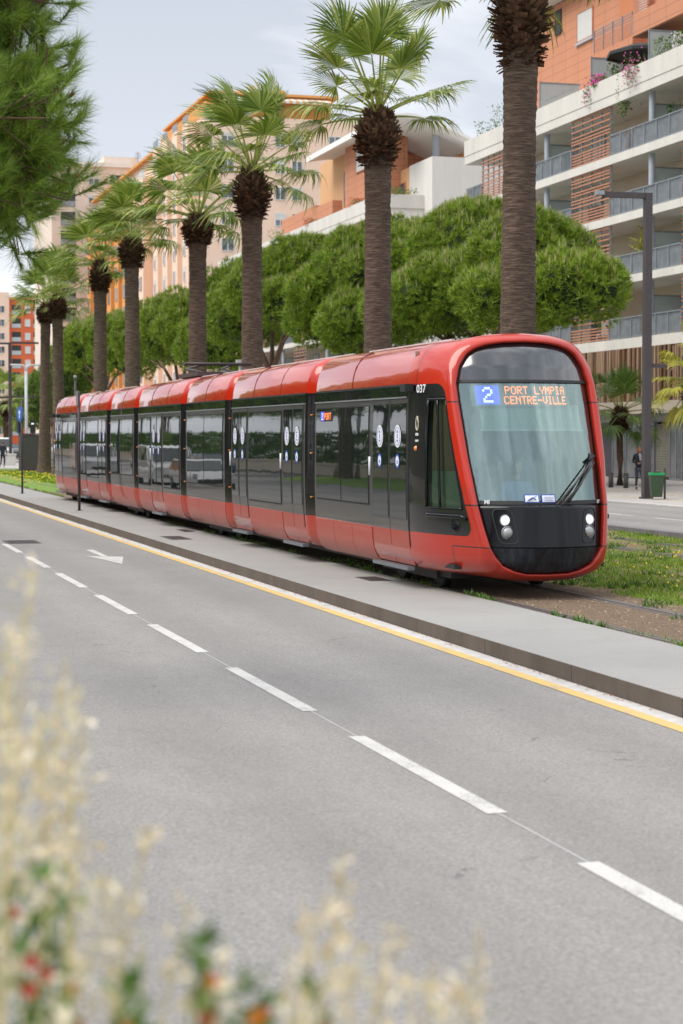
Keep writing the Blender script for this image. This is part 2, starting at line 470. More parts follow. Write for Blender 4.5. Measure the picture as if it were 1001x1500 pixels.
# windscreen: tinted glass, clear but strongly mirroring the sky
t = MT('windscreen_glass')
t.N.remove(t.b)
tr = t.n('ShaderNodeBsdfTransparent'); tr.inputs[0].default_value = (.70, .88, .82, 1)
gl = t.n('ShaderNodeBsdfGlossy'); gl.inputs['Roughness'].default_value = .05; gl.inputs[0].default_value = (.72, .92, .88, 1)
lw = t.n('ShaderNodeFresnel'); lw.inputs[0].default_value = 1.5
ns = t.noise(2.4, 4, .55, stretch=(1.8, 1, .30))
bp = t.n('ShaderNodeBump'); bp.inputs['Strength'].default_value = .16; bp.inputs['Distance'].default_value = .03
t.L.new(ns, bp.inputs['Height']); t.L.new(bp.outputs[0], gl.inputs['Normal'])
ms = t.n('ShaderNodeMixShader')
t.L.new(t.math('ADD', .27, t.math('MULTIPLY', lw.outputs[0], .8), clamp=True), ms.inputs[0])
t.L.new(tr.outputs[0], ms.inputs[1]); t.L.new(gl.outputs[0], ms.inputs[2]); t.L.new(ms.outputs[0], t.out.inputs[0])
M['windscreen'] = t.m
t = MT('cab_side_glass')
t.N.remove(t.b)
tr = t.n('ShaderNodeBsdfTransparent'); tr.inputs[0].default_value = (.62, .70, .62, 1)
gl = t.n('ShaderNodeBsdfGlossy'); gl.inputs['Roughness'].default_value = .01
lw = t.n('ShaderNodeFresnel'); lw.inputs[0].default_value = 1.55
ms = t.n('ShaderNodeMixShader')
t.L.new(lw.outputs[0], ms.inputs[0])
t.L.new(tr.outputs[0], ms.inputs[1]); t.L.new(gl.outputs[0], ms.inputs[2]); t.L.new(ms.outputs[0], t.out.inputs[0])
M['cab_glass'] = t.m

FONT_CACHE = {}
def text_obj(name, txt, size, mat, parent, loc, rot, bold=0.0, xs=1.0, align='CENTER'):
    key = (txt, size, bold)
    if key not in FONT_CACHE:
        cu = bpy.data.curves.new(name, 'FONT'); cu.body = txt; cu.size = size
        cu.align_x = align; cu.align_y = 'CENTER'; cu.extrude = 0.002; cu.offset = bold; cu.resolution_u = 3
        tmp = bpy.data.objects.new(name, cu); COL.objects.link(tmp)
        dg = bpy.context.evaluated_depsgraph_get(); dg.update()
        me = bpy.data.meshes.new_from_object(tmp.evaluated_get(dg))
        bpy.data.objects.remove(tmp); bpy.data.curves.remove(cu)
        FONT_CACHE[key] = me
    me = FONT_CACHE[key].copy()
    me.materials.clear(); me.materials.append(mat)
    o = bpy.data.objects.new(name, me); COL.objects.link(o)
    o.parent = parent; o.location = loc; o.rotation_euler = rot; o.scale = (xs, 1, 1)
    return o
# ================================================================ TRAM
def lerp(a, b, t): return a + (b - a) * t
def tab(T, z):
    if z <= T[0][0]: return T[0][1]
    for (a, b), (c, d) in zip(T, T[1:]):
        if z <= c: return b + (d - b) * (z - a) / (c - a)
    return T[-1][1]
YR = [(.24, .85), (.37, .62), (.5, .52), (.70, .47), (1.26, .60), (1.86, .82), (2.63, 1.13), (2.92, 1.25), (3.15, 1.35), (3.36, 1.47), (3.49, 1.58), (3.62, 1.74)]
BULGE = .42
def FY(v, z, B=BULGE):
    return tab(YR, z) - B * max(0.0, 1 - (abs(v) / 1.0) ** 2)
WO = [(.70, .93), (1.0, .975), (1.26, 1.01), (1.86, 1.065), (2.3, 1.09), (2.63, 1.10), (2.92, 1.09)]
WI = [(.345, .30), (.38, .45), (.46, .62), (.58, .72), (.70, .79), (1.0, .855), (1.26, .90), (1.86, .945), (2.63, .967), (2.92, .967), (3.05, .94), (3.15, .905), (3.25, .85), (3.32, .79), (3.39, .68), (3.44, .53), (3.475, .30), (3.485, .12)]
WB = [(.70, 1.297), (.9, 1.312), (1.2, 1.322), (1.6, 1.326), (2.4, 1.322), (2.92, 1.302)]
O_TOP = [(1.09, 2.92), (1.07, 3.15), (1.01, 3.34), (.90, 3.47), (.72, 3.55), (.45, 3.60), (0, 3.62)]
O_BOT = [(.93, .70), (.92, .52), (.84, .38), (.66, .28), (.4, .24), (0, .23)]
I_TOP = [(.967, 2.92), (.905, 3.15), (.79, 3.32), (.68, 3.39), (.53, 3.44), (.30, 3.475), (0, 3.485)]
I_BOT = [(.79, .70), (.72, .58), (.62, .46), (.45, .38), (.30, .345), (0, .34)]
B_TOP = [(1.302, 2.92), (1.285, 3.10), (1.235, 3.27), (1.13, 3.42), (.95, 3.52), (.5, 3.57), (0, 3.58)]
B_BOT = [(1.297, .70), (1.275, .5), (1.20, .34), (1.02, .28), (.5, .27), (0, .27)]
def resample(P, n):
    d = [0]
    for a, b in zip(P, P[1:]): d.append(d[-1] + math.hypot(b[0] - a[0], b[1] - a[1]))
    out = []
    for i in range(n + 1):
        s = d[-1] * i / n
        k = max(j for j in range(len(d)) if d[j] <= s + 1e-9); k = min(k, len(P) - 2)
        t = (s - d[k]) / (d[k + 1] - d[k])
        out.append((lerp(P[k][0], P[k + 1][0], t), lerp(P[k][1], P[k + 1][1], t)))
    return out
NT, NBT, NM = 22, 16, 48
ZM = [.70 + (2.92 - .70) * i / NM for i in range(NM + 1)]
def outline(top, mid, bot):
    """right half from bottom centre up to top centre, then the left half back down (closed)"""
    b = resample(bot, NBT)[::-1]; tp = resample(top, NT)
    half = b[:-1] + [(tab(mid, z), z) for z in ZM] + tp[1:]
    return half + [(-v, z) for v, z in half[-2:0:-1]]
OUTL = outline(O_TOP, WO, O_BOT); INL = outline(I_TOP, WI, I_BOT); BODY = outline(B_TOP, WB, B_BOT)
NO = len(OUTL)
YB = 2.35; YW = 1.62
def side_v(y, z):
    """half width of the cab's side at y, z"""
    yr = tab(YR, z)
    t = min(1, max(0, (y - yr) / (YB - yr)))
    a, b = tab(WO, z), tab(WB, z)
    return a + (b - a) * (1 - (1 - t) ** 2.0)

TRX, TRY = 9.58, 23.6
tram = empty('tram', (TRX, TRY, 0), 0, 'long red and black articulated tram standing at the platform', 'tram')
TR = tram
def cab_shell(parent):
    m = MB()
    rows = []
    ATS = [0, .06, .12] + [.12 + .88 * i / 10 for i in range(1, 11)]
    for i in range(NO):
        (vo, zo), (vb, zb) = OUTL[i], BODY[i]
        yo = min(FY(vo, zo), YW - .02)
        row = []
        for a in ATS + [1 + k / 5 for k in range(1, 6)]:
            y = lerp(yo, YW, a) if a <= 1 else lerp(YW, YB, a - 1)
            t = (y - yo) / (YB - yo)
            e = 1 - (1 - t) ** 2.0
            row.append((lerp(vo, vb, e), y, lerp(zo, zb, e)))
        rows.append(row)
    rows.append(rows[0])
    def skip(i, j):
        k = i if i <= NO // 2 else NO - 1 - i
        z0 = OUTL[min(i, NO - 1)][1]; z1 = OUTL[(i + 1) % NO][1]
        zc = (z0 + z1) / 2
        vo = abs(OUTL[min(i, NO - 1)][0])
        return 2 <= j < 12 and 1.20 < zc < 2.72 and vo > .95
    m.grid(rows, skip=skip)
    # rounded front frame
    ring = []
    for i in range(NO):
        (vo, zo), (vi, zi) = OUTL[i], INL[i]
        row = []
        for s, dy in ((0, 0), (.06, -.03), (.18, -.062), (.36, -.085), (.56, -.09), (.76, -.08), (.9, -.055), (.97, -.02), (1.0, .03), (1.0, .10)):
            v, z = lerp(vo, vi, s), lerp(zo, zi, s)
            row.append((v, FY(v, z) + dy, z))
        ring.append(row)
    ring.append(ring[0])
    # wind ring the other way so normals point out
    m.grid([r[::-1] for r in ring])
    return m.build('cab_shell', M['cab_shell'], parent)

def front_patch(z0, z1, nz, dy, inset=0.0, nv=28, B=BULGE, ext=None):
    rows = []
    for i in range(nz + 1):
        z = lerp(z0, z1, i / nz)
        w = tab(WI, z) - inset
        rows.append([(lerp(-w, w, j / nv), FY(lerp(-w, w, j / nv), z, B) + (dy(lerp(-w, w, j / nv), z) if callable(dy) else dy), z) for j in range(nv + 1)])
    return rows
def cab(parent, display=True):
    cab_shell(parent)
    # windscreen
    m = MB(); m.grid(front_patch(1.285, 2.935, 24, .03)); m.build('windscreen', M['windscreen'], parent)
    m = MB(); m.grid(front_patch(2.955, 3.485, 14, .02)); m.build('top_cap', M['cap_glass'], parent)
    m = MB()
    m.grid(front_patch(2.925, 2.965, 2, .012)); m.build('windscreen_seal', M['black'], parent)
    # dark border printed round the windscreen
    m = MB()
    m.grid([[(p[0], p[1], p[2]) for p in r] for r in front_patch(1.275, 1.325, 2, .018)])
    for sgn in (-1, 1):
        rows = []
        for i in range(25):
            z = lerp(1.28, 2.93, i / 24); w = tab(WI, z)
            rows.append([(sgn * v, FY(v, z) + .022, z) for v in ((w - .022, w) if sgn > 0 else (w, w - .022))])
        m.grid(rows)
    m.build('windscreen_border', M['black'], parent)
    # hood with shelf
    def hood(v, z): return .02 - .10 * max(0, 1 - (v / .86) ** 2) * (1 - .55 * (1.25 - z) / .55)
    m = MB(); rows = front_patch(.712, 1.245, 16, hood, .004, 32)
    top = [(p[0], p[1] + .02, p[2] + .012) for p in rows[-1]]
    back = [(p[0] * .99, FY(p[0], 1.28) + .05, 1.285) for p in rows[-1]]
    m.grid(rows + [top, back]); m.build('nose_panel', M['black_gloss'], parent)
    m = MB()
    m.grid(front_patch(.69, .715, 1, .05, .0, 32)); m.build('nose_gap', M['black'], parent)
    def low(v, z): return .02 - .055 * max(0, 1 - (v / .8) ** 2) * (z - .3) / .4
    m = MB(); m.grid(front_patch(.352, .694, 14, low, .004, 32)); m.build('lower_nose_panel', M['nose'], parent)
    def hy(v, z): return FY(v, z) + hood(v, z)
    # headlights
    for s in (-1, 1):
        m = MB()
        pts = []
        cxv = .60
        for k in range(40):
            a = 2 * math.pi * k / 40
            px = abs(math.cos(a)) ** .45 * math.copysign(1, math.cos(a)) * .125
            pz = abs(math.sin(a)) ** .45 * math.copysign(1, math.sin(a)) * .235
            px -= pz * .16
            pts.append((s * (cxv - px * 1), pz + .985))
        rim = [(v, hy(v, z) - .004, z) for v, z in pts]
        inn = [(s * cxv + (v - s * cxv) * .93, z) for v, z in [(p[0], .985 + (p[1] - .985) * .96) for p in pts]]
        rin = [(v, hy(v, z) - .012, z) for v, z in inn]
        rr2 = [(v, hy(v, z) - .003, z) for v, z in [(s * cxv + (p[0] - s * cxv) * .9, .985 + (p[1] - .985) * .94) for p in pts]]
        m.grid([rim + rim[:1], rin + rin[:1], rr2 + rr2[:1]])
        hl = m.build('headlight', M['grey_metal' if False else 'rubber'], parent)
        for z, on, r in ((1.065, True, .068), (.905, False, .076)):
            vv = s * (cxv - (.0 if z > 1 else -.02) * -1)
            q = MB(); rows = []
            y0 = hy(vv, z)
            for rr_, yy in ((0.0, -.055), (.3, -.052), (.6, -.042), (.85, -.025), (1, 0)):
                rows.append([(vv + r * rr_ * math.cos(2 * math.pi * k / 24), y0 + yy, z + r * rr_ * math.sin(2 * math.pi * k / 24)) for k in range(25)])
            q.grid(rows)
            q.build('lamp_lens', M['lens_on' if on else 'lens_off'], hl)
            q = MB(); rows = []
            for rr_, yy in ((1.0, -.004), (1.12, -.016), (1.2, .0)):
                rows.append([(vv + r * rr_ * math.cos(2 * math.pi * k / 24), y0 + yy, z + r * rr_ * math.sin(2 * math.pi * k / 24)) for k in range(25)])
            q.grid(rows); q.build('lamp_rim', M['grey_metal'], hl)
    # cab side windows, frames
    for s in (-1, 1):
        def pt(a, z, off):
            yo = tab(YR, z); y = lerp(yo, YW, a)
            return (s * (side_v(y, z) + off), y, z)
        m = MB()
        rows = [[pt(.12 + .88 * j / 12, lerp(1.195, 2.725, i / 24), -.012) for j in range(13)] for i in range(25)]
        if s < 0: rows = [r[::-1] for r in rows]
        m.grid(rows); sw = m.build('cab_side_window', M['cab_glass'], parent)
        m = MB(); m.sm = False
        for (a0, z0, a1, z1, w) in ((.62, 1.2, .50, 2.72, .020), (.12, 1.2, .12, 2.72, .012), (.985, 1.2, .985, 2.72, .022), (.12, 2.70, 1, 2.70, .022), (.12, 1.205, 1, 1.205, .016)):
            P = [pt(lerp(a0, a1, k / 12), lerp(z0, z1, k / 12), .004) for k in range(13)]
            m.tube(P, w, 6)
        m.build('window_frame', M['black_gloss'], sw)
        m = MB(); m.grid([[pt(lerp(.14, .97, j / 8), z, -.07) for j in range(9)] for z in (1.72, 2.15, 2.70)]); m.build('side_curtain', simple('curtain_brown', (.36, .30, .23), .9, .05), sw)
        m = MB(); m.grid([[pt(lerp(.14, .97, j / 8), z, -.075) for j in range(9)] for z in (1.21, 1.45, 1.715)]); m.build('side_panel_inside', simple('panel_green', (.40, .52, .43), .8, .15), sw)
        m = MB()     # ledge under the cab window
        P = [pt(a, 1.10 - .03 * (a < .1), .02) for a in [.06 + .94 * k / 12 for k in range(13)]]
        m.tube(P, [.02] + [.035] * 11 + [.02], 8); m.build('window_ledge', M['black_gloss'], sw)
        # round port low behind the front frame
        yy, zz = .86, .99
        v0 = side_v(yy, zz)
        m = MB(); rows = []
        for r_, o_ in ((0, .012), (.07, .012), (.085, .02), (.10, .006)):
            rows.append([(s * (side_v(yy + r_ * math.cos(a), zz) + o_), yy + r_ * math.cos(a), zz + r_ * math.sin(a)) for a in [2 * math.pi * k / 20 for k in range(21)]])
        m.grid(rows); m.build('side_port', M['black_gloss'], parent)
        # rear view camera arm
        m = MB(); ym = 2.16
        m.box(*(sorted((s * 1.31, s * 1.44))), ym - .10, ym + .13, 2.82, 2.93)
        m.build('mirror_camera', M['black'], parent)
        # amber side lamp
        m = MB(); rows = []
        for r_, o_ in ((0, .035), (.6, .03), (1, .004)):
            rows.append([(s * (side_v(1.95, 2.02) + o_), 1.95 + .038 * r_ * math.cos(a), 2.02 + .038 * r_ * math.sin(a)) for a in [2 * math.pi * k / 14 for k in range(15)]])
        m.grid(rows); m.build('side_lamp', M['amber'], parent)
        # panel line up the roof shoulder at the start of the cab shell is in the paint
    # wiper
    m = MB()
    def gp(v, z, o=.05): return (v, FY(v, z) + .03 - o, z)
    p0 = (.08, FY(.08, 1.28) - .06, 1.27); e = gp(.80, 1.86, .07)
    m.tube([p0, gp(.42, 1.56, .10), e], .013, 6)
    p1 = (.16, FY(.16, 1.28) - .06, 1.27)
    m.tube([p1, gp(.49, 1.53, .10), gp(.83, 1.83, .07)], .013, 6)
    wp = m.build('wiper', M['dark_metal'], parent)
    m = MB(); m.tube([gp(.30, 1.31, .03), gp(.55, 1.55, .03), gp(.78, 1.83, .03), gp(.84, 1.96, .03)], .016, 6)
    m.tube([gp(.745, 1.86, .06), gp(.86, 1.92, .05)], .022, 6)
    m.build('wiper_blade', M['rubber'], wp)
    # interior
    m = MB()
    m.box(-1.2, 1.2, 2.30, 2.34, .4, 3.4); m.build('cab_rear_wall', M['interior'], parent)
    m = MB(); m.box(-1.1, 1.1, .9, 2.3, .38, .44); m.build('cab_floor', M['black'], parent)
    m = MB(); rows = []
    for t_ in range(7):
        a = t_ / 6
        rows.append([(v, FY(v, 1.3) + .10 + a * .62, 1.24 + .12 * math.sin(a * math.pi) - .10 * a) for v in [lerp(-.86, .86, k / 12) for k in range(13)]])
    rows.append([(p[0], p[1], .5) for p in rows[-1]])
    m.grid(rows); m.build('dashboard', M['interior_pale'], parent)
    m = MB(); m.box(-.36, .36, 1.62, 1.74, .95, 1.72); m.box(-.34, .34, 1.25, 1.72, .88, .98); m.box(-.15, .15, 1.63, 1.72, 1.72, 1.95)
    m.build('driver_seat', M['black'], parent)
    # sun blind with its pale bottom bar
    m = MB(); rows = []
    for z in (2.28, 2.62): rows.append([(v, FY(v, z) + .14, z) for v in [lerp(-.70, .78, k / 12) for k in range(13)]])
    m.grid(rows); bl = m.build('sun_blind', M['interior_pale'], parent)
    m = MB(); m.tube([(v, FY(v, 2.27) + .13, 2.27) for v in [lerp(-.72, .80, k / 12) for k in range(13)]], .014, 6); m.build('blind_bar', M['sticker_white'], bl)

cab(TR)
# destination display (dot matrix) behind the glass
DOTS = {'P': "11110100011000111110100001000010000", 'O': "01110100011000110001100011000101110", 'R': "11110100011000111110101001001010001",
 'T': "11111001000010000100001000010000100", 'L': "10000100001000010000100001000011111", 'Y': "10001100011000101010001000010000100",
 'M': "10001110111010110101100011000110001", 'I': "01110001000010000100001000010001110", 'A': "01110100011000111111100011000110001",
 'C': "01110100011000010000100001000101110", 'E': "11111100001000011110100001000011111", 'N': "10001110011010110011100011000110001",
 'V': "10001100011000110001100010101000100", '-': "00000000000000011111000000000000000", ' ': "0" * 35, '2': "01110100010000100110010001000011111"}
m = MB(); rows = []
for z in (2.60, 2.90): rows.append([(v, FY(v, z) + .085, z) for v in [lerp(-.80, .62, k / 20) for k in range(21)]])
m.grid(rows); disp = m.build('destination_display', M['interior'], TR)
def dotline(mb, txt, v0, v1, z0, z1, y_off=.07, f=.86):
    n = len(txt) * 6 - 1; dv = (v1 - v0) / n; dz = (z1 - z0) / 7
    for ci, ch in enumerate(txt):
        for r in range(7):
            for c in range(5):
                if DOTS[ch][r * 5 + c] == '1':
                    v = v0 + (ci * 6 + c) * dv; z = z1 - (r + 1) * dz
                    pts = [(v, z), (v + dv * f, z), (v + dv * f, z + dz * f), (v, z + dz * f)]
                    mb.poly([(a, FY(a, b) + y_off, b) for a, b in pts])
m = MB(); dotline(m, 'PORT LYMPIA', -.37, .52, 2.765, 2.875); dotline(m, 'CENTRE-VILLE', -.395, .53, 2.630, 2.740); m.build('destination_lettering', M['led'], disp)
m = MB(); rows = []
for z in (2.625, 2.885): rows.append([(v, FY(v, z) + .075, z) for v in [lerp(-.74, -.45, k / 4) for k in range(5)]])
m.grid(rows); m.build('line_number_panel', M['ledb'], disp)
m = MB(); dotline(m, '2', -.655, -.535, 2.650, 2.862, .062, 1.0); m.build('line_number', M['ledw'], disp)
# small writing on the nose
def on_front(v, z, o): return (v, FY(v, z) + o, z)
a = text_obj('lettering', 'MI', .075, M['sticker_white'], TR, on_front(-.79, 1.305, .0), (R(90), 0, R(-32)), .003)
a = text_obj('lettering', '37', .06, M['sticker_white'], TR, on_front(.83, 1.30, .0), (R(90), 0, R(34)), .003)
for v in (-.33, -.10):
    m = MB(); z0, z1 = 1.30, 1.41
    m.grid([[(v + dv, FY(v + dv, z) + .012, z) for dv in (0, .1, .2)] for z in (z0, z1)]); st = m.build('notice_sticker', M['sticker_blue'], TR)
    m = MB(); m.grid([[(v + dv, FY(v + dv, z) + .008, z) for dv in (.012, .1, .188)] for z in (z0 + .012, z1 - .012)])
    m.build('sticker_field', M['sticker_white'], st)
    m = MB()
    if v < -.2:
        m.tube([(v + .03, FY(v + .03, z0) + .004, z0 + .02), (v + .17, FY(v + .17, z1) + .004, z1 - .02)], .005, 4)
        m.tube([(v + .05, FY(v + .05, z0) + .004, z0 + .035), (v + .1, FY(v + .1, z0) + .004, z0 + .07), (v + .15, FY(v + .15, z0) + .004, z0 + .04)], .008, 4)
    else:
        for q in (.035, .055, .075): m.tube([(v + .03, FY(v, z0) + .004, z0 + q), (v + .165, FY(v + .16, z0) + .004, z0 + q)], .003, 4)
    m.build('sticker_print', M['sticker_blue'], st)
a = text_obj('fleet_number', '037', .16, M['sticker_white'], TR, (-(side_v(1.80, 2.85) + .030), 1.80, 2.85), (R(90), 0, R(-84)), .002, 1.3)
# ring emblem with two lines of small writing on the black pillar
m = MB()
em = [(-(side_v(1.95, 2.36) + .006), 1.90 + .055 * math.cos(a) * 1, 2.36 + .085 * math.sin(a)) for a in [2 * math.pi * k / 24 for k in range(25)]]
m.tube(em, .010, 5, cap=False)
m.tube([(-(side_v(1.95, 2.36) + .006), 1.90 + .075 * math.cos(a), 2.36 + .11 * math.sin(a)) for a in [R(40 + 5 * k) for k in range(18)]], .006, 5)
m.build('operator_emblem', simple('emblem_cream', (.62, .58, .45), .5), TR)
text_obj('operator_lettering', 'AZUR', .05, M['sticker_white'], TR, (-(side_v(1.95, 2.2) + .006), 1.91, 2.215), (R(90), 0, R(-90)), .002)
text_obj('operator_lettering', 'metro', .055, M['sticker_white'], TR, (-(side_v(1.95, 2.1) + .006), 1.91, 2.13), (R(90), 0, R(-90)), .002)

# ---- modules
def body_at(y, ya, yb, taper_near=True, taper_far=True, depth=.13, run=.28):
    k = 0
    if taper_near: k = max(k, 1 - (y - ya) / run)
    if taper_far: k = max(k, 1 - (yb - y) / run)
    k = max(0, k); k = k * k * (3 - 2 * k) if k < 1 else 1
    return depth * k
def shell(name, ya, yb, tn=True, tf=True):
    m = MB()
    ys = []
    if tn: ys += [ya + .28 * i / 6 for i in range(6)]
    else: ys += [ya]
    y = ys[-1]
    ys += [ya + .28, yb - .28] if tn else [yb - .28]
    if tf: ys += [yb - .28 + .28 * i / 6 for i in range(1, 7)]
    else: ys[-1] = yb
    rows = []
    for i in range(NO + 1):
        vb, zb = BODY[i % NO]
        rows.append([(vb - math.copysign(min(abs(vb), body_at(y, ya, yb, tn, tf)), vb), y, zb - (body_at(y, ya, yb, tn, tf) * .8 if zb > 3.0 else 0) * ((zb - 3.0) / .58)) for y in ys])
    m.grid(rows)
    # end walls
    for y, end in ((ya, tn), (yb, tf)):
        if end:
            d = .13
            pts = [(v - math.copysign(min(abs(v), d), v), y, z - (d * .8 if z > 3.0 else 0) * ((z - 3.0) / .58)) for v, z in BODY]
            m.poly(pts if y == ya else pts[::-1])
    return m.build(name, M['shell'], TR)
def wz(z): return tab(WB, z)
def patch(y0, y1, z0, z1, off, mat, name, parent=TR, nz=8, sides=(-1, 1), rim=True):
    o_ = None
    for s in sides:
        m = MB(); m.sm = False
        zs = [lerp(z0, z1, i / nz) for i in range(nz + 1)]
        def W(z): return (tab(WB, z) if z >= .7 else tab([(.27, 1.10), (.34, 1.20), (.5, 1.275), (.7, 1.297)], z)) + off
        rows = [[(s * W(z), y0, z), (s * W(z), y1, z)] for z in zs]
        if s > 0: rows = rows
        else: rows = [r[::-1] for r in rows]
        m.grid(rows, smooth=True)
        if rim:   # edges back to the shell
            for y in (y0, y1):
                r2 = [[(s * W(z), y, z), (s * (W(z) - off - .01), y, z)] for z in zs]
                if (y == y1) == (s > 0): r2 = r2
                else: r2 = [r[::-1] for r in r2]
                m.grid(r2, smooth=False)
            for z in (z0, z1):
                m.quad((s * W(z), y0, z), (s * W(z), y1, z), (s * (W(z) - off - .01), y1, z), (s * (W(z) - off - .01), y0, z))
        o_ = m.build(name, mat, parent)
    return o_
def sticker(y, z, r, side, white_outer=True):
    """round notice on a door pane: coloured disc, paler field, small arrows"""
    v = side * (wz(z) + .026)
    def disc(rr, dv, mat, nm, par):
        m = MB(); P = [(v + side * dv, y + rr * math.cos(a), z + rr * math.sin(a)) for a in [2 * math.pi * k / 28 for k in range(28)]]
        m.poly(P if side > 0 else P[::-1]); return m.build(nm, mat, par)
    o = disc(r, 0, M['sticker_white' if white_outer else 'sticker_blue'], 'door_sticker', TR)
    if white_outer:
        m = MB()
        m.tube([(v + side * .003, y + r * .78 * math.cos(a), z + r * .78 * math.sin(a)) for a in [2 * math.pi * k / 28 for k in range(29)]], r * .018, 4, cap=False)
        w = r * .16
        m.box(*sorted((v + side * .001, v + side * .004)), y - w * .5, y + w * .5, z - r * .2, z + r * .2)
        for sg in (-1, 1):
            zc = z + sg * r * .42
            m.poly([(v + side * .004, y - w * 1.6, zc - sg * r * .1), (v + side * .004, y + w * 1.6, zc - sg * r * .1), (v + side * .004, y, zc + sg * r * .12)][::(1 if side * sg > 0 else -1)])
        m.build('sticker_print', M['sticker_blue'], o)
    else:
        disc(r * .72, .002, M['sticker_white'], 'sticker_field', o)
        m = MB(); m.box(*sorted((v + side * .003, v + side * .005)), y - r * .2, y + r * .15, z - r * .35, z + r * .1); m.build('sticker_print', M['sticker_blue'], o)
def leaf(y0, y1, stick=True):
    for s in (-1, 1):
        d = patch(y0 + .012, y1 - .012, .345, 2.72, .012, M['side'], 'door', sides=(s,))
        patch(y0 + .055, y1 - .055, 1.00, 2.66, .020, M['glass_dark'], 'door_glass', d, sides=(s,))
        if stick:
            yc = (y0 + y1) / 2
            sticker(yc, 2.19, .165, s, True); sticker(yc, 1.83, .105, s, False)
def doors(y0, y1, n=2, stick=True):
    patch(y0 - .02, y1 + .02, .335, 2.74, .005, M['rubber'], 'door_seal')
    for k in range(n): leaf(lerp(y0, y1, k / n), lerp(y0, y1, (k + 1) / n), stick)
    for s in (-1, 1):
        m = MB(); x0, x1 = sorted((s * 1.22, s * 1.33))
        m.box(x0, x1, y0 + .02, y1 - .02, .275, .325); m.build('door_step', M['sill_metal'], TR)
        m = MB(); m.tube([(s * (wz(1.75) + .018), y1 + .10, 1.60), (s * (wz(1.75) + .018), y1 + .10, 1.88)], .02, 6)
        m.build('door_button', M['sticker_white'], TR)
def window(y0, y1, z0=1.14, z1=2.66, panes=2):
    patch(y0, y1, z0, z1, .008, M['rubber'], 'window_seal')
    for k in range(panes):
        patch(lerp(y0, y1, k / panes) + .022, lerp(y0, y1, (k + 1) / panes) - .022, z0 + .025, z1 - .02, .016, M['glass_dark'], 'window_pane')
def band(y0, y1):
    patch(y0, y1, .84, 2.735, .003, M['side'], 'side_panel', nz=10, rim=False)
    patch(y0, y1, 2.755, 2.905, .004, M['glass_dark'], 'header_glass', nz=2, rim=False)
    for s in (-1, 1):
        m = MB(); m.box(*sorted((s * 1.315, s * 1.326)), y0, y1, 2.735, 2.757); m.build('header_strip', M['grey_metal'], TR)
        m = MB(); m.box(*sorted((s * 1.300, s * 1.312)), y0, y1, 2.905, 2.935); m.build('gutter_strip', M['black'], TR)
def skirt(y0, y1, n, drop=0.0):
    """lower red panels with visible gaps between them"""
    for k in range(n):
        a, b = lerp(y0, y1, k / n), lerp(y0, y1, (k + 1) / n)
        patch(a + .008, b - .008, .285 - drop, .815, .010, M['side'], 'skirt_panel', nz=8)
def roofgear(y0, y1, w=.62, z=3.74):
    z = 3.61; w = .42
    m = MB(); m.box(-w, w, y0, y1, 3.50, z - .04)
    for s in (-1, 1): m.box(*sorted((s * (w + .02), s * (w + .07))), y0 - .1, y1 + .1, 3.52, z)
    n = max(2, int((y1 - y0) / .7))
    for k in range(n):
        yy = lerp(y0, y1, (k + .5) / n); m.box(-w - .02, w + .02, yy - .05, yy + .05, z - .05, z)
    m.build('roof_equipment', M['pale_metal'], TR)
J = [YX(p, 8.26) - TRY for p in (452, 332.5, 267, 198, 158, 113.5)]
def seg(p): return YX(p, 8.255) - TRY
LT = J[5] + J[0]     # total length: the rear cab mirrors the front one
GAP = .13
# module 1 (front cab) body part
shell('body', YB, J[0] - GAP, False, True)
y0, y1 = YB + .02, J[0] - GAP - .28
band(YB - .0, y1 + .02)
dA, dB = seg(597), seg(545)
doors(dA, dB)
window(seg(540), seg(463))
skirt(dB + .08, y1, 3)
roofgear(2.9, J[0] - .9)
spans = [(J[i], J[i + 1] - GAP) for i in range(5)]
def cfg(i):
    a, b = spans[i]
    shell('body', a, b); ia, ib = a + .28, b - .28
    band(ia - .02, ib + .02)
    return a, b, ia, ib
# module 2: door, window, door
a, b, ia, ib = cfg(0)
d1 = (ia + .10, ia + 1.55); d2 = (ib - 1.42, ib - .06)
doors(*d1); doors(*d2); window(d1[1] + .12, d2[0] - .12, .95, 2.66, 1); skirt(d1[1] + .1, d2[0] - .1, 1); roofgear(a + .3, b - .3)
# module 3 (bogie): two panes
a, b, ia, ib = cfg(1); window(ia + .15, ib - .15); skirt(ia, ib, 3, .01); roofgear(a + .5, b - .5, .55, 3.68)
# module 4: window, door, window
a, b, ia, ib = cfg(2)
mid = (ia + ib) / 2 + .2
window(ia + .1, mid - .95, .95, 2.66, 1); doors(mid - .75, mid + .65); window(mid + .85, ib - .1, .95, 2.66, 1)
skirt(ia, mid - .9, 1); skirt(mid + .8, ib, 1); roofgear(a + .3, b - .3, .6, 3.66)
a, b, ia, ib = cfg(3); window(ia + .15, ib - .15); skirt(ia, ib, 3, .01)
a, b, ia, ib = cfg(4)
d1 = (ia + .10, ia + 1.55); d2 = (ib - 1.42, ib - .06)
doors(*d1); doors(*d2); window(d1[1] + .12, d2[0] - .12, .95, 2.66, 1); skirt(d1[1] + .1, d2[0] - .1, 1); roofgear(a + .3, b - .3)
# module 7 (rear cab)
shell('body', J[5], LT - YB, True, False)
band(J[5] + .27, LT - YB)
doors(LT - dB, LT - dA); window(LT - seg(540), LT - seg(463)); skirt(J[5] + .29, LT - dB - .1, 3)
roofgear(J[5] + .9, LT - 2.9)
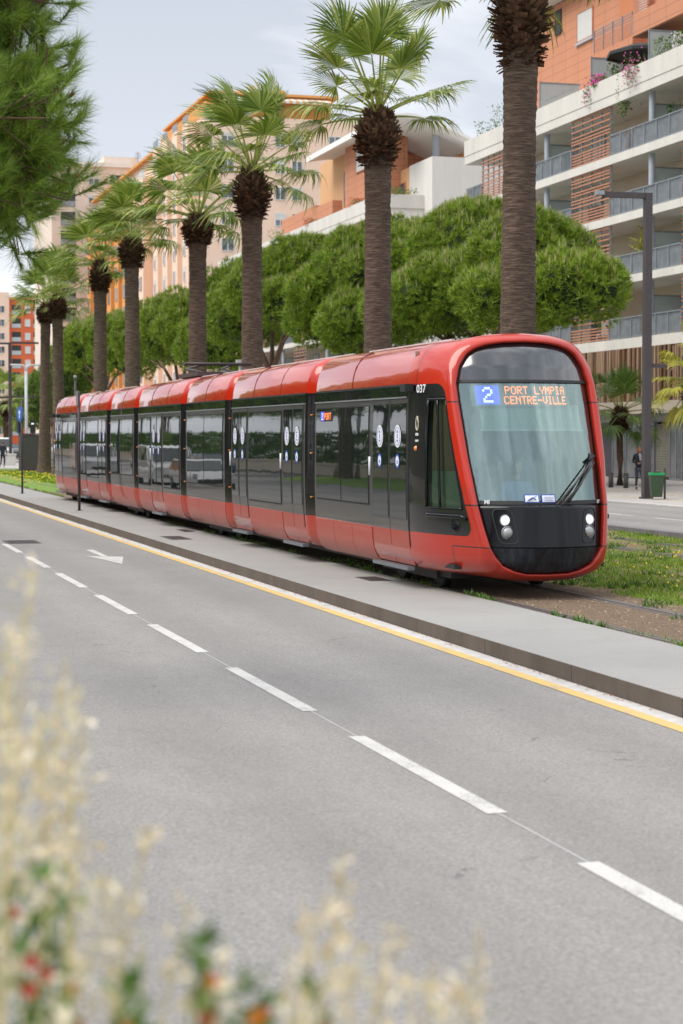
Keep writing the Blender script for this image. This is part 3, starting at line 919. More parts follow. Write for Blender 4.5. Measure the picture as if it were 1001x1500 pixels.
# pantograph, folded, on module 4
a, b = spans[2]
m = MB(); yc = (a + b) / 2
for s in (-.45, .45):
    m.tube([(s, yc - 1.2, 3.70), (s, yc + .9, 3.86)], .03, 6); m.tube([(s, yc + .9, 3.86), (s * .8, yc - .9, 3.90)], .025, 6)
m.tube([(-.8, yc - .9, 3.92), (.8, yc - .9, 3.92)], .035, 6); m.tube([(-.8, yc - .6, 3.92), (.8, yc - .6, 3.92)], .035, 6)
m.tube([(-.8, yc - .9, 3.92), (-.95, yc - .9, 3.84)], .02, 6); m.tube([(.8, yc - .9, 3.92), (.95, yc - .9, 3.84)], .02, 6)
m.box(-.6, .6, yc - 1.3, yc + 1.1, 3.62, 3.72)
m.build('pantograph', M['dark_metal'], TR)
# gangways between modules
for j in J:
    m = MB()
    pts = [(v * .80, z * .93 + .12) for v, z in BODY]
    rows = []
    for k in range(9):
        yy = lerp(j - GAP - .02, j + .02, k / 8); sc_ = 1.0 if k % 2 else .965
        rows.append([(v * sc_, yy, z) for v, z in pts + pts[:1]])
    m.grid([list(r) for r in zip(*rows)], smooth=False)
    m.build('gangway', M['rubber'], TR)
    m = MB()
    for s in (-1, 1):
        for z in (1.15, 1.9, 2.55):
            m.tube([(s * (wz(z) - .10), j + .09, z), (s * (wz(z) - .04), j + .07, z)], .014, 6)
    m.build('reflector', M['amber'], TR)
    for s in (-1, 1):     # silver edge on the roof shoulder at each joint
        m = MB()
        P = [(s * (v - .14), j - GAP * .5, z - .02) for v, z in B_TOP[1:5]]
        m.tube(P, .035, 6); m.build('joint_cover', M['pale_metal'], TR)
# seams across the roof fairings
def roof_seam(y):
    m = MB()
    for s in (-1, 1):
        P = [(s * (v + .0015), y, z + .0015) for v, z in resample(B_TOP[:5], 14)]
        m.tube(P, .0045, 4, cap=False)
    m.build('roof_seam', M['rubber'], TR)
for a, b in [(YB + .3, J[0])] + spans + [(J[5], LT - YB)]:
    n = 3 if b - a > 5.2 else 2
    for k in range(1, n): roof_seam(lerp(a, b, k / n))
# bogies
for yc in (3.4, (spans[1][0] + spans[1][1]) / 2, (spans[3][0] + spans[3][1]) / 2, LT - 3.4):
    m = MB(); m.box(-.95, .95, yc - 1.3, yc + 1.3, .16, .40); m.build('bogie', M['black'], TR)
    for s in (-.7175, .7175):
        for dy in (-.9, .9):
            m = MB(); m.tube([(s - .06, yc + dy, .29), (s + .06, yc + dy, .29)], .28, 24); m.build('wheel', M['black'], TR)
m = MB(); m.box(-.9, .9, 1.6, LT - 1.6, .20, .29); m.build('underframe', M['black'], TR)
# cab at the far end: the same parts turned round
FRONT_ONLY = ('destination', 'line_', 'lettering', 'fleet', 'operator', 'notice', 'sticker', 'door', 'body', 'window_', 'skirt', 'roof', 'side_panel', 'header', 'gutter', 'gang', 'refl', 'joint', 'bogie', 'wheel', 'underf', 'panto')
for ch in list(TR.children):
    nm = ch.name.split('.')[0]
    if nm in ('cab_shell', 'windscreen', 'top_cap', 'windscreen_seal', 'windscreen_border', 'nose_panel', 'nose_gap', 'lower_nose_panel', 'headlight', 'cab_side_window', 'side_port', 'mirror_camera', 'side_lamp', 'wiper', 'dashboard', 'cab_rear_wall'):
        c_ = copy_tree(ch, TR); c_.location = (0, LT, 0); c_.rotation_euler = (0, 0, math.pi)
# small passenger display in the first side window
m = MB()
yy = seg(470)
v = -(wz(2.5) + .019)
m.quad((v, yy, 2.43), (v, yy - .75, 2.43), (v, yy - .75, 2.60), (v, yy, 2.60))
sdz = m.build('side_display', M['black'], TR)
m = MB(); m.quad((v - .002, yy - .02, 2.44), (v - .002, yy - .2, 2.44), (v - .002, yy - .2, 2.59), (v - .002, yy - .02, 2.59)); m.build('line_number_panel', M['ledb'], sdz)
def dotside(mb, txt, y0, dy, z0, z1, dv):
    dz = (z1 - z0) / 7
    for ci, ch in enumerate(txt):
        for r in range(7):
            for c in range(5):
                if DOTS[ch][r * 5 + c] == '1':
                    y = y0 - (ci * 6 + c) * dy; z = z1 - (r + 1) * dz
                    mb.quad((v - dv, y, z), (v - dv, y - dy * .85, z), (v - dv, y - dy * .85, z + dz * .85), (v - dv, y, z + dz * .85))
m = MB(); dotside(m, '2', yy - .07, .017, 2.46, 2.57, .004); m.build('line_number', M['ledw'], sdz)
m = MB(); dotside(m, 'PORT', yy - .23, .018, 2.46, 2.57, .004); m.build('destination_lettering', M['led'], sdz)
# ================================================================ GROUND
RZ = -0.15          # road level; rails and platform are at 0
def sheet(name, x0, x1, y0, y1, z, mat, kind='structure', nx=1, ny=1, thick=None):
    m = MB()
    if thick: m.box(x0, x1, y0, y1, z - thick, z)
    else: m.quad((x0, y0, z), (x1, y0, z), (x1, y1, z), (x0, y1, z))
    o = m.build(name, mat); tag(o, kind=kind); return o
sheet('ground', -900, 1400, -400, 2200, -0.40, M['far_ground'])
sheet('road', -12.0, 7.03, -80, 420, RZ, M['asphalt'], thick=.2)
sheet('kerb', 7.0, 7.02, -80, 420, 0.012, M['kerb'], thick=.3)
m = MB()
m.box(7.021, 8.74, -80, 420, -.3, .010)
o = tag(m.build('platform', M['platform']), kind='structure')
m = MB(); m.box(8.745, 18.05, -80, 420, -.35, -0.012); o = tag(m.build('track_bed', M['soil']), kind='structure')
# bare strip between the rails of the near track
m = MB()
random.seed(5)
rows = []
yy = -60.0
while yy < 300:
    a = 8.76; b = 10.75 + .45 * noise.noise(Vector((yy * .35, 0, 3.3))) + .25 * noise.noise(Vector((yy * 1.7, 0, 1.3)))
    rows.append([(a, yy, -.006), (b, yy, -.006)]); yy += .35
m.grid(rows, smooth=False); tag(m.build('bare_earth', M['bare']), kind='structure')
for k, x in enumerate((8.8625, 10.2975, 15.35, 16.79)):
    m = MB()
    for dx, w in ((0, .058), (.085, .022)):
        sgn = 1 if k in (0, 2) else -1
        xa = x + sgn * dx
        m.box(xa - w / 2, xa + w / 2, -60, 380, -.2, .006 if dx == 0 else .002)
    tag(m.build('rail', M['rail']), kind='structure')
    m = MB(); m.box(x - .16, x + .16, -60, 380, -.1, -.0035); tag(m.build('rail_bedding', simple('rail_bedding', (.13, .11, .10), .9, .3, 8)), kind='structure')
# gutter and markings
sheet('gutter', 6.80, 6.99, -80, 420, RZ + .004, M['gutter'])
sheet('yellow_line', 6.65, 6.80, -80, 420, RZ + .0045, M['road_yellow'])
m = MB()
Y0s = 13.18
for k in range(-6, 40):
    y0 = 11.06 + 4.57 * k; y1 = y0 + 3.15
    m.quad((4.04, y0 - .15, RZ + .004), (4.21, y0 + .15, RZ + .004), (4.21, y1 + .0, RZ + .004), (4.04, y1 - .3, RZ + .004)) if False else m.quad((4.05, y0, RZ + .004), (4.185, y0, RZ + .004), (4.185, y1, RZ + .004), (4.05, y1, RZ + .004))
tag(m.build('lane_line', M['road_white']), kind='structure')
# thin worn seam following the lane line
m = MB()
m.quad((4.118, -20, RZ + .002), (4.132, -20, RZ + .002), (4.132, 200, RZ + .002), (4.118, 200, RZ + .002))
tag(m.build('road_seam', simple('road_seam', (.40, .40, .40), .8)), kind='structure')
# direction arrow painted in the lane nearer the platform
def gpt(px, py, z=RZ):
    """ground point under a picture point; used once to lay the markings out"""
    r = (px - 500.5) / FPX; q = (py - 750) / FPX
    p = R(2.3); f = Vector((math.sin(YAW) * math.cos(p), math.cos(YAW) * math.cos(p), -math.sin(p)))
    rt = Vector((math.cos(YAW), -math.sin(YAW), 0)); up = rt.cross(f)
    d = f + rt * r - up * q
    k = (z - CAMH) / d.z
    return Vector((d.x * k, d.y * k, z))
m = MB()
za = RZ + .004
ar = [gpt(*p, za) for p in ((125, 814.5), (181, 815.5), (179, 826), (142, 817.5))]
m.poly(ar[::-1]); ar2 = [gpt(*p, za) for p in ((126, 805.5), (137, 805), (158, 814.8), (149, 814.6))]; m.poly(ar2[::-1])
o = m.build('arrow_marking', M['road_white']); tag(o, kind='structure')
# manhole and drain covers
def cover(cx, cy, z, lx, ly, label):
    m = MB(); m.box(cx - lx / 2, cx + lx / 2, cy - ly / 2, cy + ly / 2, z - .03, z + .004)
    n = 6
    for k in range(n):
        y = cy - ly / 2 + ly * (k + .5) / n
        m.box(cx - lx * .4, cx + lx * .4, y - ly * .03, y + ly * .03, z + .004, z + .009)
    o = m.build('drain_cover', simple('cast_iron', (.075, .06, .06), .7, .2, 30)); tag(o, label, 'drain cover', 'iron covers in the ground'); return o
for px, py, z, lx, ly, lab in ((547, 848, .010, .35, .85, 'iron cover set in the platform beside the front tram door'),
                               (258, 788, .010, .45, 1.4, 'longer iron cover in the platform beside the third tram car'),
                               (272, 777.5, .010, .25, 1.1, 'thin iron cover at the platform edge below the third tram car'),
                               (32, 794, RZ, .75, 1.3, 'dark cover in the road beside the far lane dashes')):
    g_ = gpt(px, py, z); cover(g_.x, g_.y, z, lx, ly, lab)
# far side of the tracks: kerb, street, pavement
m = MB(); m.box(18.06, 18.30, -80, 420, -.3, .10); tag(m.build('far_kerb', simple('far_kerb_stone', (.16, .155, .16), .9, .2, 4, .3, 20)), kind='structure')
m = MB(); m.box(18.305, 24.80, -80, 420, -.3, .085); tag(m.build('far_road', M['asphalt']), kind='structure')
m = MB(); m.box(24.81, 25.02, -80, 420, -.3, .115); tag(m.build('pavement_kerb', M['gutter']), kind='structure')
m = MB(); m.box(25.03, 70, -80, 420, -.3, .10); tag(m.build('pavement', M['paving']), kind='structure')
m = MB()
for k in range(-4, 30):
    y = 4.2 * k; m.quad((20.9, y, .089), (21.05, y, .089), (21.05, y + 2.9, .089), (20.9, y + 2.9, .089))
tag(m.build('far_lane_line', M['road_white']), kind='structure')
m = MB()
for x in (27.0, 29.2, 30.6): m.quad((x, -20, .104), (x + .12, -20, .104), (x + .12, 300, .104), (x, 300, .104))
tag(m.build('cycle_lane_line', M['road_yellow']), kind='structure')
# raised verge the photographer stands on
m = MB()
rows = []
for j in range(-30, 60):
    y = j * 1.5
    e = .15 * noise.noise(Vector((y * .5, 1, 0)))
    rows.append([(-9, y, .5), (-2.0, y, .75), (-.4 + e, y, .62), (.10 + e, y, .30), (.42 + e, y, RZ - .02)] if y < 27 else [(-9, y, .1), (-6.5, y, .05), (-6.0 + e, y, 0), (-5.5 + e, y, -.05), (-5 + e, y, RZ - .02)])
m.grid([list(r) for r in rows]); tag(m.build('verge', M['lawn']), kind='structure')

# ---- grass blades on the track bed (stuff) ----
def blades(name, pts, h, w, mat, kind='stuff', lean=.5, seed=1, n_per=1):
    rng = np.random.default_rng(seed)
    P = np.asarray(pts, dtype=float)
    n = len(P)
    hh = h * rng.uniform(.5, 1.3, n); a = rng.uniform(0, 2 * np.pi, n); ww = w * rng.uniform(.7, 1.3, n)
    ln = lean * hh * rng.uniform(0, 1, n); la = rng.uniform(0, 2 * np.pi, n)
    dx, dy = np.cos(a) * ww, np.sin(a) * ww
    tip = P + np.stack([np.cos(la) * ln, np.sin(la) * ln, hh], 1)
    V = np.stack([P + np.stack([dx, dy, 0 * dx], 1), P - np.stack([dx, dy, 0 * dx], 1), tip], 1).reshape(-1, 3)
    F = np.arange(3 * n).reshape(-1, 3)
    o = np_mesh(name, V, F, mat); tag(o, kind=kind); return o
rng = np.random.default_rng(7)
pts = []; fl = []
def dens(x, y):
    d = noise.noise(Vector((x * .9, y * .35, 0))) * .6 + noise.noise(Vector((x * 2.6, y * 1.1, 4))) * .4
    if x < 10.9: d -= .75 * (1 - max(0, x - 10.5) / .4) if x > 8.95 else .1
    elif x > 14.9 and x < 17.3: d -= .12
    else: d += .20
    return d
for _ in range(190000):
    x = rng.uniform(8.76, 18.0); y = 12 + 50 * rng.uniform() ** 1.3
    if dens(x, y) > rng.uniform(-.1, .35): pts.append((x, y, -.012))
blades('grass', pts, .055, .012, M['grass'], seed=3)
pts = []
for _ in range(60000):
    x = rng.uniform(8.8, 18.0); y = rng.uniform(68, 125)
    if dens(x, y) + .25 > rng.uniform(-.1, .3): pts.append((x, y, -.012))
blades('far_lawn_grass', pts, .09, .030, M['grass'], seed=4)
# lawn sheet past the tram
m = MB()
rows = []
for k in range(60):
    y = 69.5 + k * 0.75
    rows.append([(9.0 + 1.6 * max(0, 1 - (y - 69.5) / 6) + .2 * noise.noise(Vector((y, 0, 0))), y, -.002), (18.0, y, -.002)])
m.grid(rows, smooth=False); tag(m.build('lawn', M['lawn']), kind='structure')
# broader weed leaves in clumps and yellow flowers
pts = []; fl = []
rng = np.random.default_rng(11)
for _ in range(420):
    x = rng.uniform(8.76, 18.0); y = 14 + 36 * rng.uniform() ** 1.3
    near = x < 10.7
    if near and rng.uniform() > .14: continue
    for k in range(rng.integers(10, 34)):
        pts.append((x + rng.normal(0, .10), y + rng.normal(0, .14), -.012))
for _ in range(160):   # along the platform edge
    y = 14 + 30 * rng.uniform(); x = 8.76
    if noise.noise(Vector((y * .8, 9, 0))) > .05:
        for k in range(8): pts.append((x + abs(rng.normal(0, .03)), y + rng.normal(0, .1), -.01))
blades('weeds', pts, .085, .022, M['leafy'], seed=6, lean=1.2)
V = []; F = []
for _ in range(520):
    x = rng.uniform(10.9, 17.9); y = 16 + 34 * rng.uniform()
    if noise.noise(Vector((x * .5, y * .25, 8))) < .02: continue
    z = rng.uniform(.05, .12); r = .022
    b = len(V)
    V += [(x - r, y, z), (x, y - r, z + .006), (x + r, y, z), (x, y + r, z + .006), (x, y, z + .028), (x, y, z - .02)]
    F += [(b, b + 1, b + 4), (b + 1, b + 2, b + 4), (b + 2, b + 3, b + 4), (b + 3, b, b + 4), (b + 1, b, b + 5), (b + 2, b + 1, b + 5), (b + 3, b + 2, b + 5), (b, b + 3, b + 5)]
for _ in range(700):
    x = rng.uniform(9.5, 18); y = rng.uniform(85, 115); z = .08; r = .04
    b = len(V)
    V += [(x - r, y, z), (x, y - r, z), (x + r, y, z), (x, y + r, z), (x, y, z + .04), (x, y, z - .02)]
    F += [(b, b + 1, b + 4), (b + 1, b + 2, b + 4), (b + 2, b + 3, b + 4), (b + 3, b, b + 4), (b + 1, b, b + 5), (b + 2, b + 1, b + 5), (b + 3, b + 2, b + 5), (b, b + 3, b + 5)]
tag(np_mesh('yellow_flowers', V, F, M['yellow_flower']), kind='stuff')
# leaf litter by the kerb
V = []; F = []
for _ in range(1500):
    y = 10 + 80 * rng.uniform(); x = 6.99 - abs(rng.normal(0, .05))
    if noise.noise(Vector((y * .6, 2, 0))) < -.1: continue
    r = rng.uniform(.006, .018); a = rng.uniform(0, 6.28); z = RZ + .008; b = len(V)
    V += [(x + r * math.cos(a), y + r * math.sin(a), z), (x + r * math.cos(a + 2), y + r * math.sin(a + 2), z + .008), (x + r * math.cos(a + 4), y + r * math.sin(a + 4), z)]
    F += [(b, b + 1, b + 2)]
tag(np_mesh('leaf_litter', V, F, simple('dead_leaf', (.34, .15, .06), .8)), kind='stuff')

# small stones on the bare strip
rng = np.random.default_rng(2)
V = []; F = []
for _ in range(1200):
    x = rng.uniform(8.95, 10.8); y = 13 + 30 * rng.uniform() ** 1.2; r = rng.uniform(.006, .022); b = len(V); z = -.006
    V += [(x - r, y - r * .6, z), (x + r, y - r * .4, z), (x + r * .3, y + r, z), (x + rng.normal(0, r * .3), y, z + r * .9)]
    F += [(b, b + 1, b + 3), (b + 1, b + 2, b + 3), (b + 2, b, b + 3)]
tag(np_mesh('gravel', V, F, simple('gravel_stone', (.30, .21, .14), .9, .35, 9)), kind='stuff')
# ================================================================ PALMS
def palm_trunk_mesh(h=8.9, r0=.36, r1=.285, seed=0):
    m = MB(); m.sm = True
    rows = []
    n = 120; k_ = 28
    for i in range(n + 1):
        z = h * i / n
        r = r1 + (r0 - r1) * (1 - i / n) ** 1.2 + .16 * math.exp(-z / .5)
        if z > h - 1.3: r += .03 * ((z - h + 1.3) / 1.3)
        row = []
        for j in range(k_ + 1):
            a = 2 * math.pi * (j % k_) / k_
            d = .015 * noise.noise(Vector((math.cos(a) * 2, math.sin(a) * 2, z * 7 + seed * 9))) + .012 * (i % 2) + .02 * noise.noise(Vector((math.cos(a) * 5, math.sin(a) * 5, z * 3 + seed)))
            row.append(((r + d) * math.cos(a), (r + d) * math.sin(a), z))
        rows.append(row)
    m.grid(rows)
    return m
def palm_boots(h, hb, rb, seed):
    """bulb of old leaf bases: ragged curved wedges overlapping like scales"""
    rg = random.Random(seed); m = MB()
    # core
    core = []
    for i in range(13):
        t = i / 12; r = lerp(.30, rb * .92, math.sin(min(1, t * 1.7) * math.pi / 2)) if t < .6 else lerp(rb * .92, .20, ((t - .6) / .4) ** 1.3)
        core.append([(r * math.cos(2 * math.pi * j / 16), r * math.sin(2 * math.pi * j / 16), h + hb * t) for j in range(17)])
    m.grid(core)
    N_ = 520
    for k in range(N_):
        t = (k + rg.random()) / N_
        z = h - .05 + hb * t * .97
        r = lerp(.30, rb, math.sin(min(1, t * 1.7) * math.pi / 2)) if t < .6 else lerp(rb, .22, ((t - .6) / .4) ** 1.3)
        a = k * 2.39996 + rg.uniform(-.25, .25)
        el = lerp(-8, 66, t) + rg.uniform(-22, 16)
        ln = rg.uniform(.17, .30); w = rg.uniform(.05, .10)
        d = Vector((math.cos(a) * math.cos(R(el)), math.sin(a) * math.cos(R(el)), math.sin(R(el))))
        tw = rg.uniform(-.5, .5)
        s = Vector((-math.sin(a), math.cos(a), 0)); s = (s + Vector((0, 0, tw))).normalized(); nrm = s.cross(d).normalized()
        p = Vector((math.cos(a) * (r - .10), math.sin(a) * (r - .10), z))
        P = []
        for q, (f, ww, cv) in enumerate(((0, 1, 0), (.5, .85, .02), (1, rg.uniform(.3, .7), rg.uniform(-.03, .05)))):
            c = p + d * ln * f + nrm * cv
            P.append((c - s * w * ww, c + nrm * .018, c + s * w * ww))
        b = len(m.v)
        for row in P: m.v += [tuple(x) for x in row]
        for i in range(2):
            for j in range(2): m.face((b + i * 3 + j, b + i * 3 + j + 1, b + i * 3 + j + 4, b + i * 3 + j + 3))
    return m
def fan_leaf(V, F, T, base, az, el, pet, size, rg, wind, droop, nseg=38, mstalk=1):
    """a fan leaf: curved stalk, then folded segments that split and hang at the tips"""
    d = Vector((math.cos(az) * math.cos(el), math.sin(az) * math.cos(el), math.sin(el)))
    s = Vector((-math.sin(az), math.cos(az), 0))
    sag = .16 * math.cos(el) * pet
    P = []
    for i in range(6):
        t = i / 5
        P.append(base + d * pet * t + Vector((0, 0, -sag * t * t)) + wind * (.12 * t * t))
    for i in range(5):
        w0, w1 = lerp(.035, .014, i / 5), lerp(.035, .014, (i + 1) / 5)
        b = len(V)
        n0 = Vector((0, 0, 1))
        V += [tuple(P[i] - s * w0), tuple(P[i] + s * w0), tuple(P[i + 1] + s * w1), tuple(P[i + 1] - s * w1)]; F.append((b, b + 1, b + 2, b + 3)); T.append(mstalk)
        up = s.cross(d).normalized()
        V += [tuple(P[i] - up * w0), tuple(P[i] + up * w0), tuple(P[i + 1] + up * w1), tuple(P[i + 1] - up * w1)]; F.append((b + 4, b + 5, b + 6, b + 7)); T.append(mstalk)
    tip = P[-1]; dd = (P[-1] - P[-2]).normalized()
    nrm = s.cross(dd).normalized()
    if nrm.z < 0: nrm = -nrm
    spread = R(rg.uniform(98, 118))
    tilt = rg.uniform(-.25, .25)
    s2 = (s + nrm * tilt).normalized()
    for k in range(nseg):
        u = -1 + 2 * (k + .5) / nseg
        a = u * spread
        L_ = size * (1 - .22 * abs(u) ** 2.2) * rg.uniform(.80, 1.06)
        cup = .18 * (1 - abs(u))
        seg = (dd * math.cos(a) + s2 * math.sin(a) + nrm * cup * .4).normalized()
        side = (seg.cross(nrm)).normalized()
        dr = droop * rg.uniform(.6, 1.5); wf = rg.uniform(.6, 1.4)
        pts = []
        fr = (0.02, .30, .55, .78, 1.0)
        wd = 2 * spread / nseg * .5
        for q, t in enumerate(fr):
            r = L_ * t
            bend = max(0, t - .5) ** 1.6
            c = tip + seg * r * (1 - .22 * bend * dr) + Vector((0, 0, -1)) * (L_ * bend * dr) + wind * (L_ * bend * .75 * wf) + nrm * (.012 if k % 2 else 0) * min(1, t * 3)
            w = min(r * wd * 1.25, L_ * .62 * wd) * (1 if t < .6 else (1 - t) / .4 * .85 + .12)
            pts.append((c - side * w, c + side * w))
        b = len(V)
        for x, y in pts: V += [tuple(x), tuple(y)]
        for q in range(4):
            F.append((b + 2 * q, b + 2 * q + 1, b + 2 * q + 3, b + 2 * q + 2)); T.append(0)
def palm_crown(h, seed, nleaf=26, pet=1.15, size=1.15, wind=Vector((-.35, .1, 0)), droop=1.0, low=-28, mats=None, nseg=38):
    rg = random.Random(seed); V = []; F = []; T = []
    for k in range(nleaf):
        t = (k + .5) / nleaf
        az = k * 2.39996 + rg.uniform(-.3, .3)
        el = R(lerp(82, low, t ** .9) + rg.uniform(-9, 9))
        b = Vector((.08 * math.cos(az), .08 * math.sin(az), h + .12 - .30 * t))
        fan_leaf(V, F, T, b, az, el, pet * rg.uniform(.8, 1.15) * (1.4 if t < .3 else 1.1), size * rg.uniform(.85, 1.1), rg, wind, droop * rg.uniform(.5, 1.4) * (.35 + .9 * t), nseg)
    return V, F, T
PALM_X = 13.2
palm_spec = [  # picture column of the trunk, height where the bulb starts, bulb height, bulb radius, crown size
    (755, 9.36, 1.80, .47, 1.2, 'tall palm rising behind the front cab, nearest of the row'),
    (552, 8.75, 1.20, .47, 1.16, 'palm behind the front half of the tram, second in the row from the right'),
    (369, 8.91, 1.45, .50, 1.24, 'palm with wind-blown crown before the end wall of the pink tower'),
    (288, 8.97, .90, .46, 1.20, 'palm before the left part of the pink tower with a short bulb'),
    (194.5, 9.29, 1.2, .46, 1.12, 'palm before the orange block above the middle of the tram'),
    (146, 8.97, 1.3, .44, 1.12, 'palm before the orange block above the rear of the tram'),
    (86, 8.60, 1.1, .44, 1.22, 'palm just left of the rear end of the tram, second from the left'),
    (64, 8.74, .95, .44, 1.15, 'leftmost palm of the row, its base on the lawn beside the grey box')]
TRK = [palm_trunk_mesh(8.9, seed=k) for k in range(2)]
WINDS = [(-.35, .1), (-.15, .1), (-.9, .2), (-1.0, .2), (-.9, .15), (-.9, .2), (-.4, .1), (-.3, .1)]
for i, (px, hb, hh, rb, cs, lab) in enumerate(palm_spec):
    y = YX(px, PALM_X)
    root = empty('palm_tree', (PALM_X, y, -.02), 0, lab, 'palm tree', 'palm trees in a row along the tracks')
    root.rotation_euler = (R([.2, -.3, .6, -.5, .4, -.6, .5, 0][i]), R([.25, .1, -.2, .35, -.3, .3, -.4, .8][i]), 0)
    tm = palm_trunk_mesh(hb + .15, .37 - .004 * i, .30 - .006 * i, seed=i)
    tm.build('trunk', M['trunk'], root)
    palm_boots(hb, hh, rb, 40 + i).build('leaf_bases', M['boot'], root)
    V, F, T = palm_crown(hb + hh + .0, 60 + i, [25, 23, 27, 27, 27, 27, 27, 27][i], 1.12 * cs, 1.02 * cs, Vector((*WINDS[i], 0)), [.7, .62, .85, .85, .8, .8, .8, .8][i], low=[-4, 2, -8, -4, 0, 0, -4, -4][i], nseg=40 if i < 3 else 30)
    np_mesh('crown', V, F, [M['palm_leaf'], M['stalk']], root, midx=T)
# small palms
def small_palm(x, y, h, cs, seed, lab, mat, tr=.16, droop=1.1, low=-45, nleaf=24, z=.1, trunk='pine_bark'):
    root = empty('small_palm', (x, y, z), 0, lab, 'palm tree')
    m = MB(); m.tube([(0, 0, 0), (.02, 0, h * .35), (-.03, .02, h * .7), (0, 0, h)], [tr * 1.15, tr, tr * 1.05, tr * 1.2], 14)
    m.build('trunk', M[trunk], root)
    bm_ = palm_boots(h * .78, h * .25, tr * 1.9, seed)
    bm_.build('leaf_bases', M['boot'], root)
    V, F, T = palm_crown(h, seed + 3, nleaf, .85 * cs, .8 * cs, Vector((-.1, 0, 0)), droop, low=low, nseg=30)
    np_mesh('crown', V, F, [mat, M['stalk']], root, midx=T)
small_palm(33.0, YX(907, 33.0), 3.1, 1.25, 5, 'small palm on the pavement before the grey shopfront', M['palm_leaf_dark'], .14, .9, -35)
small_palm(29.5, YX(1016, 29.5), 4.0, 1.05, 9, 'yellowing small palm at the right edge of the photo beside the lamp post', M['palm_yellow'], .16, 1.3, -60)
gp_ = 17.5
small_palm(17.5, YX(9, 17.5), 5.0, 1.9, 21, 'low palm with a pale scaly trunk left of the row of tall palms', M['palm_leaf'], .30, 1.0, -55, 28)

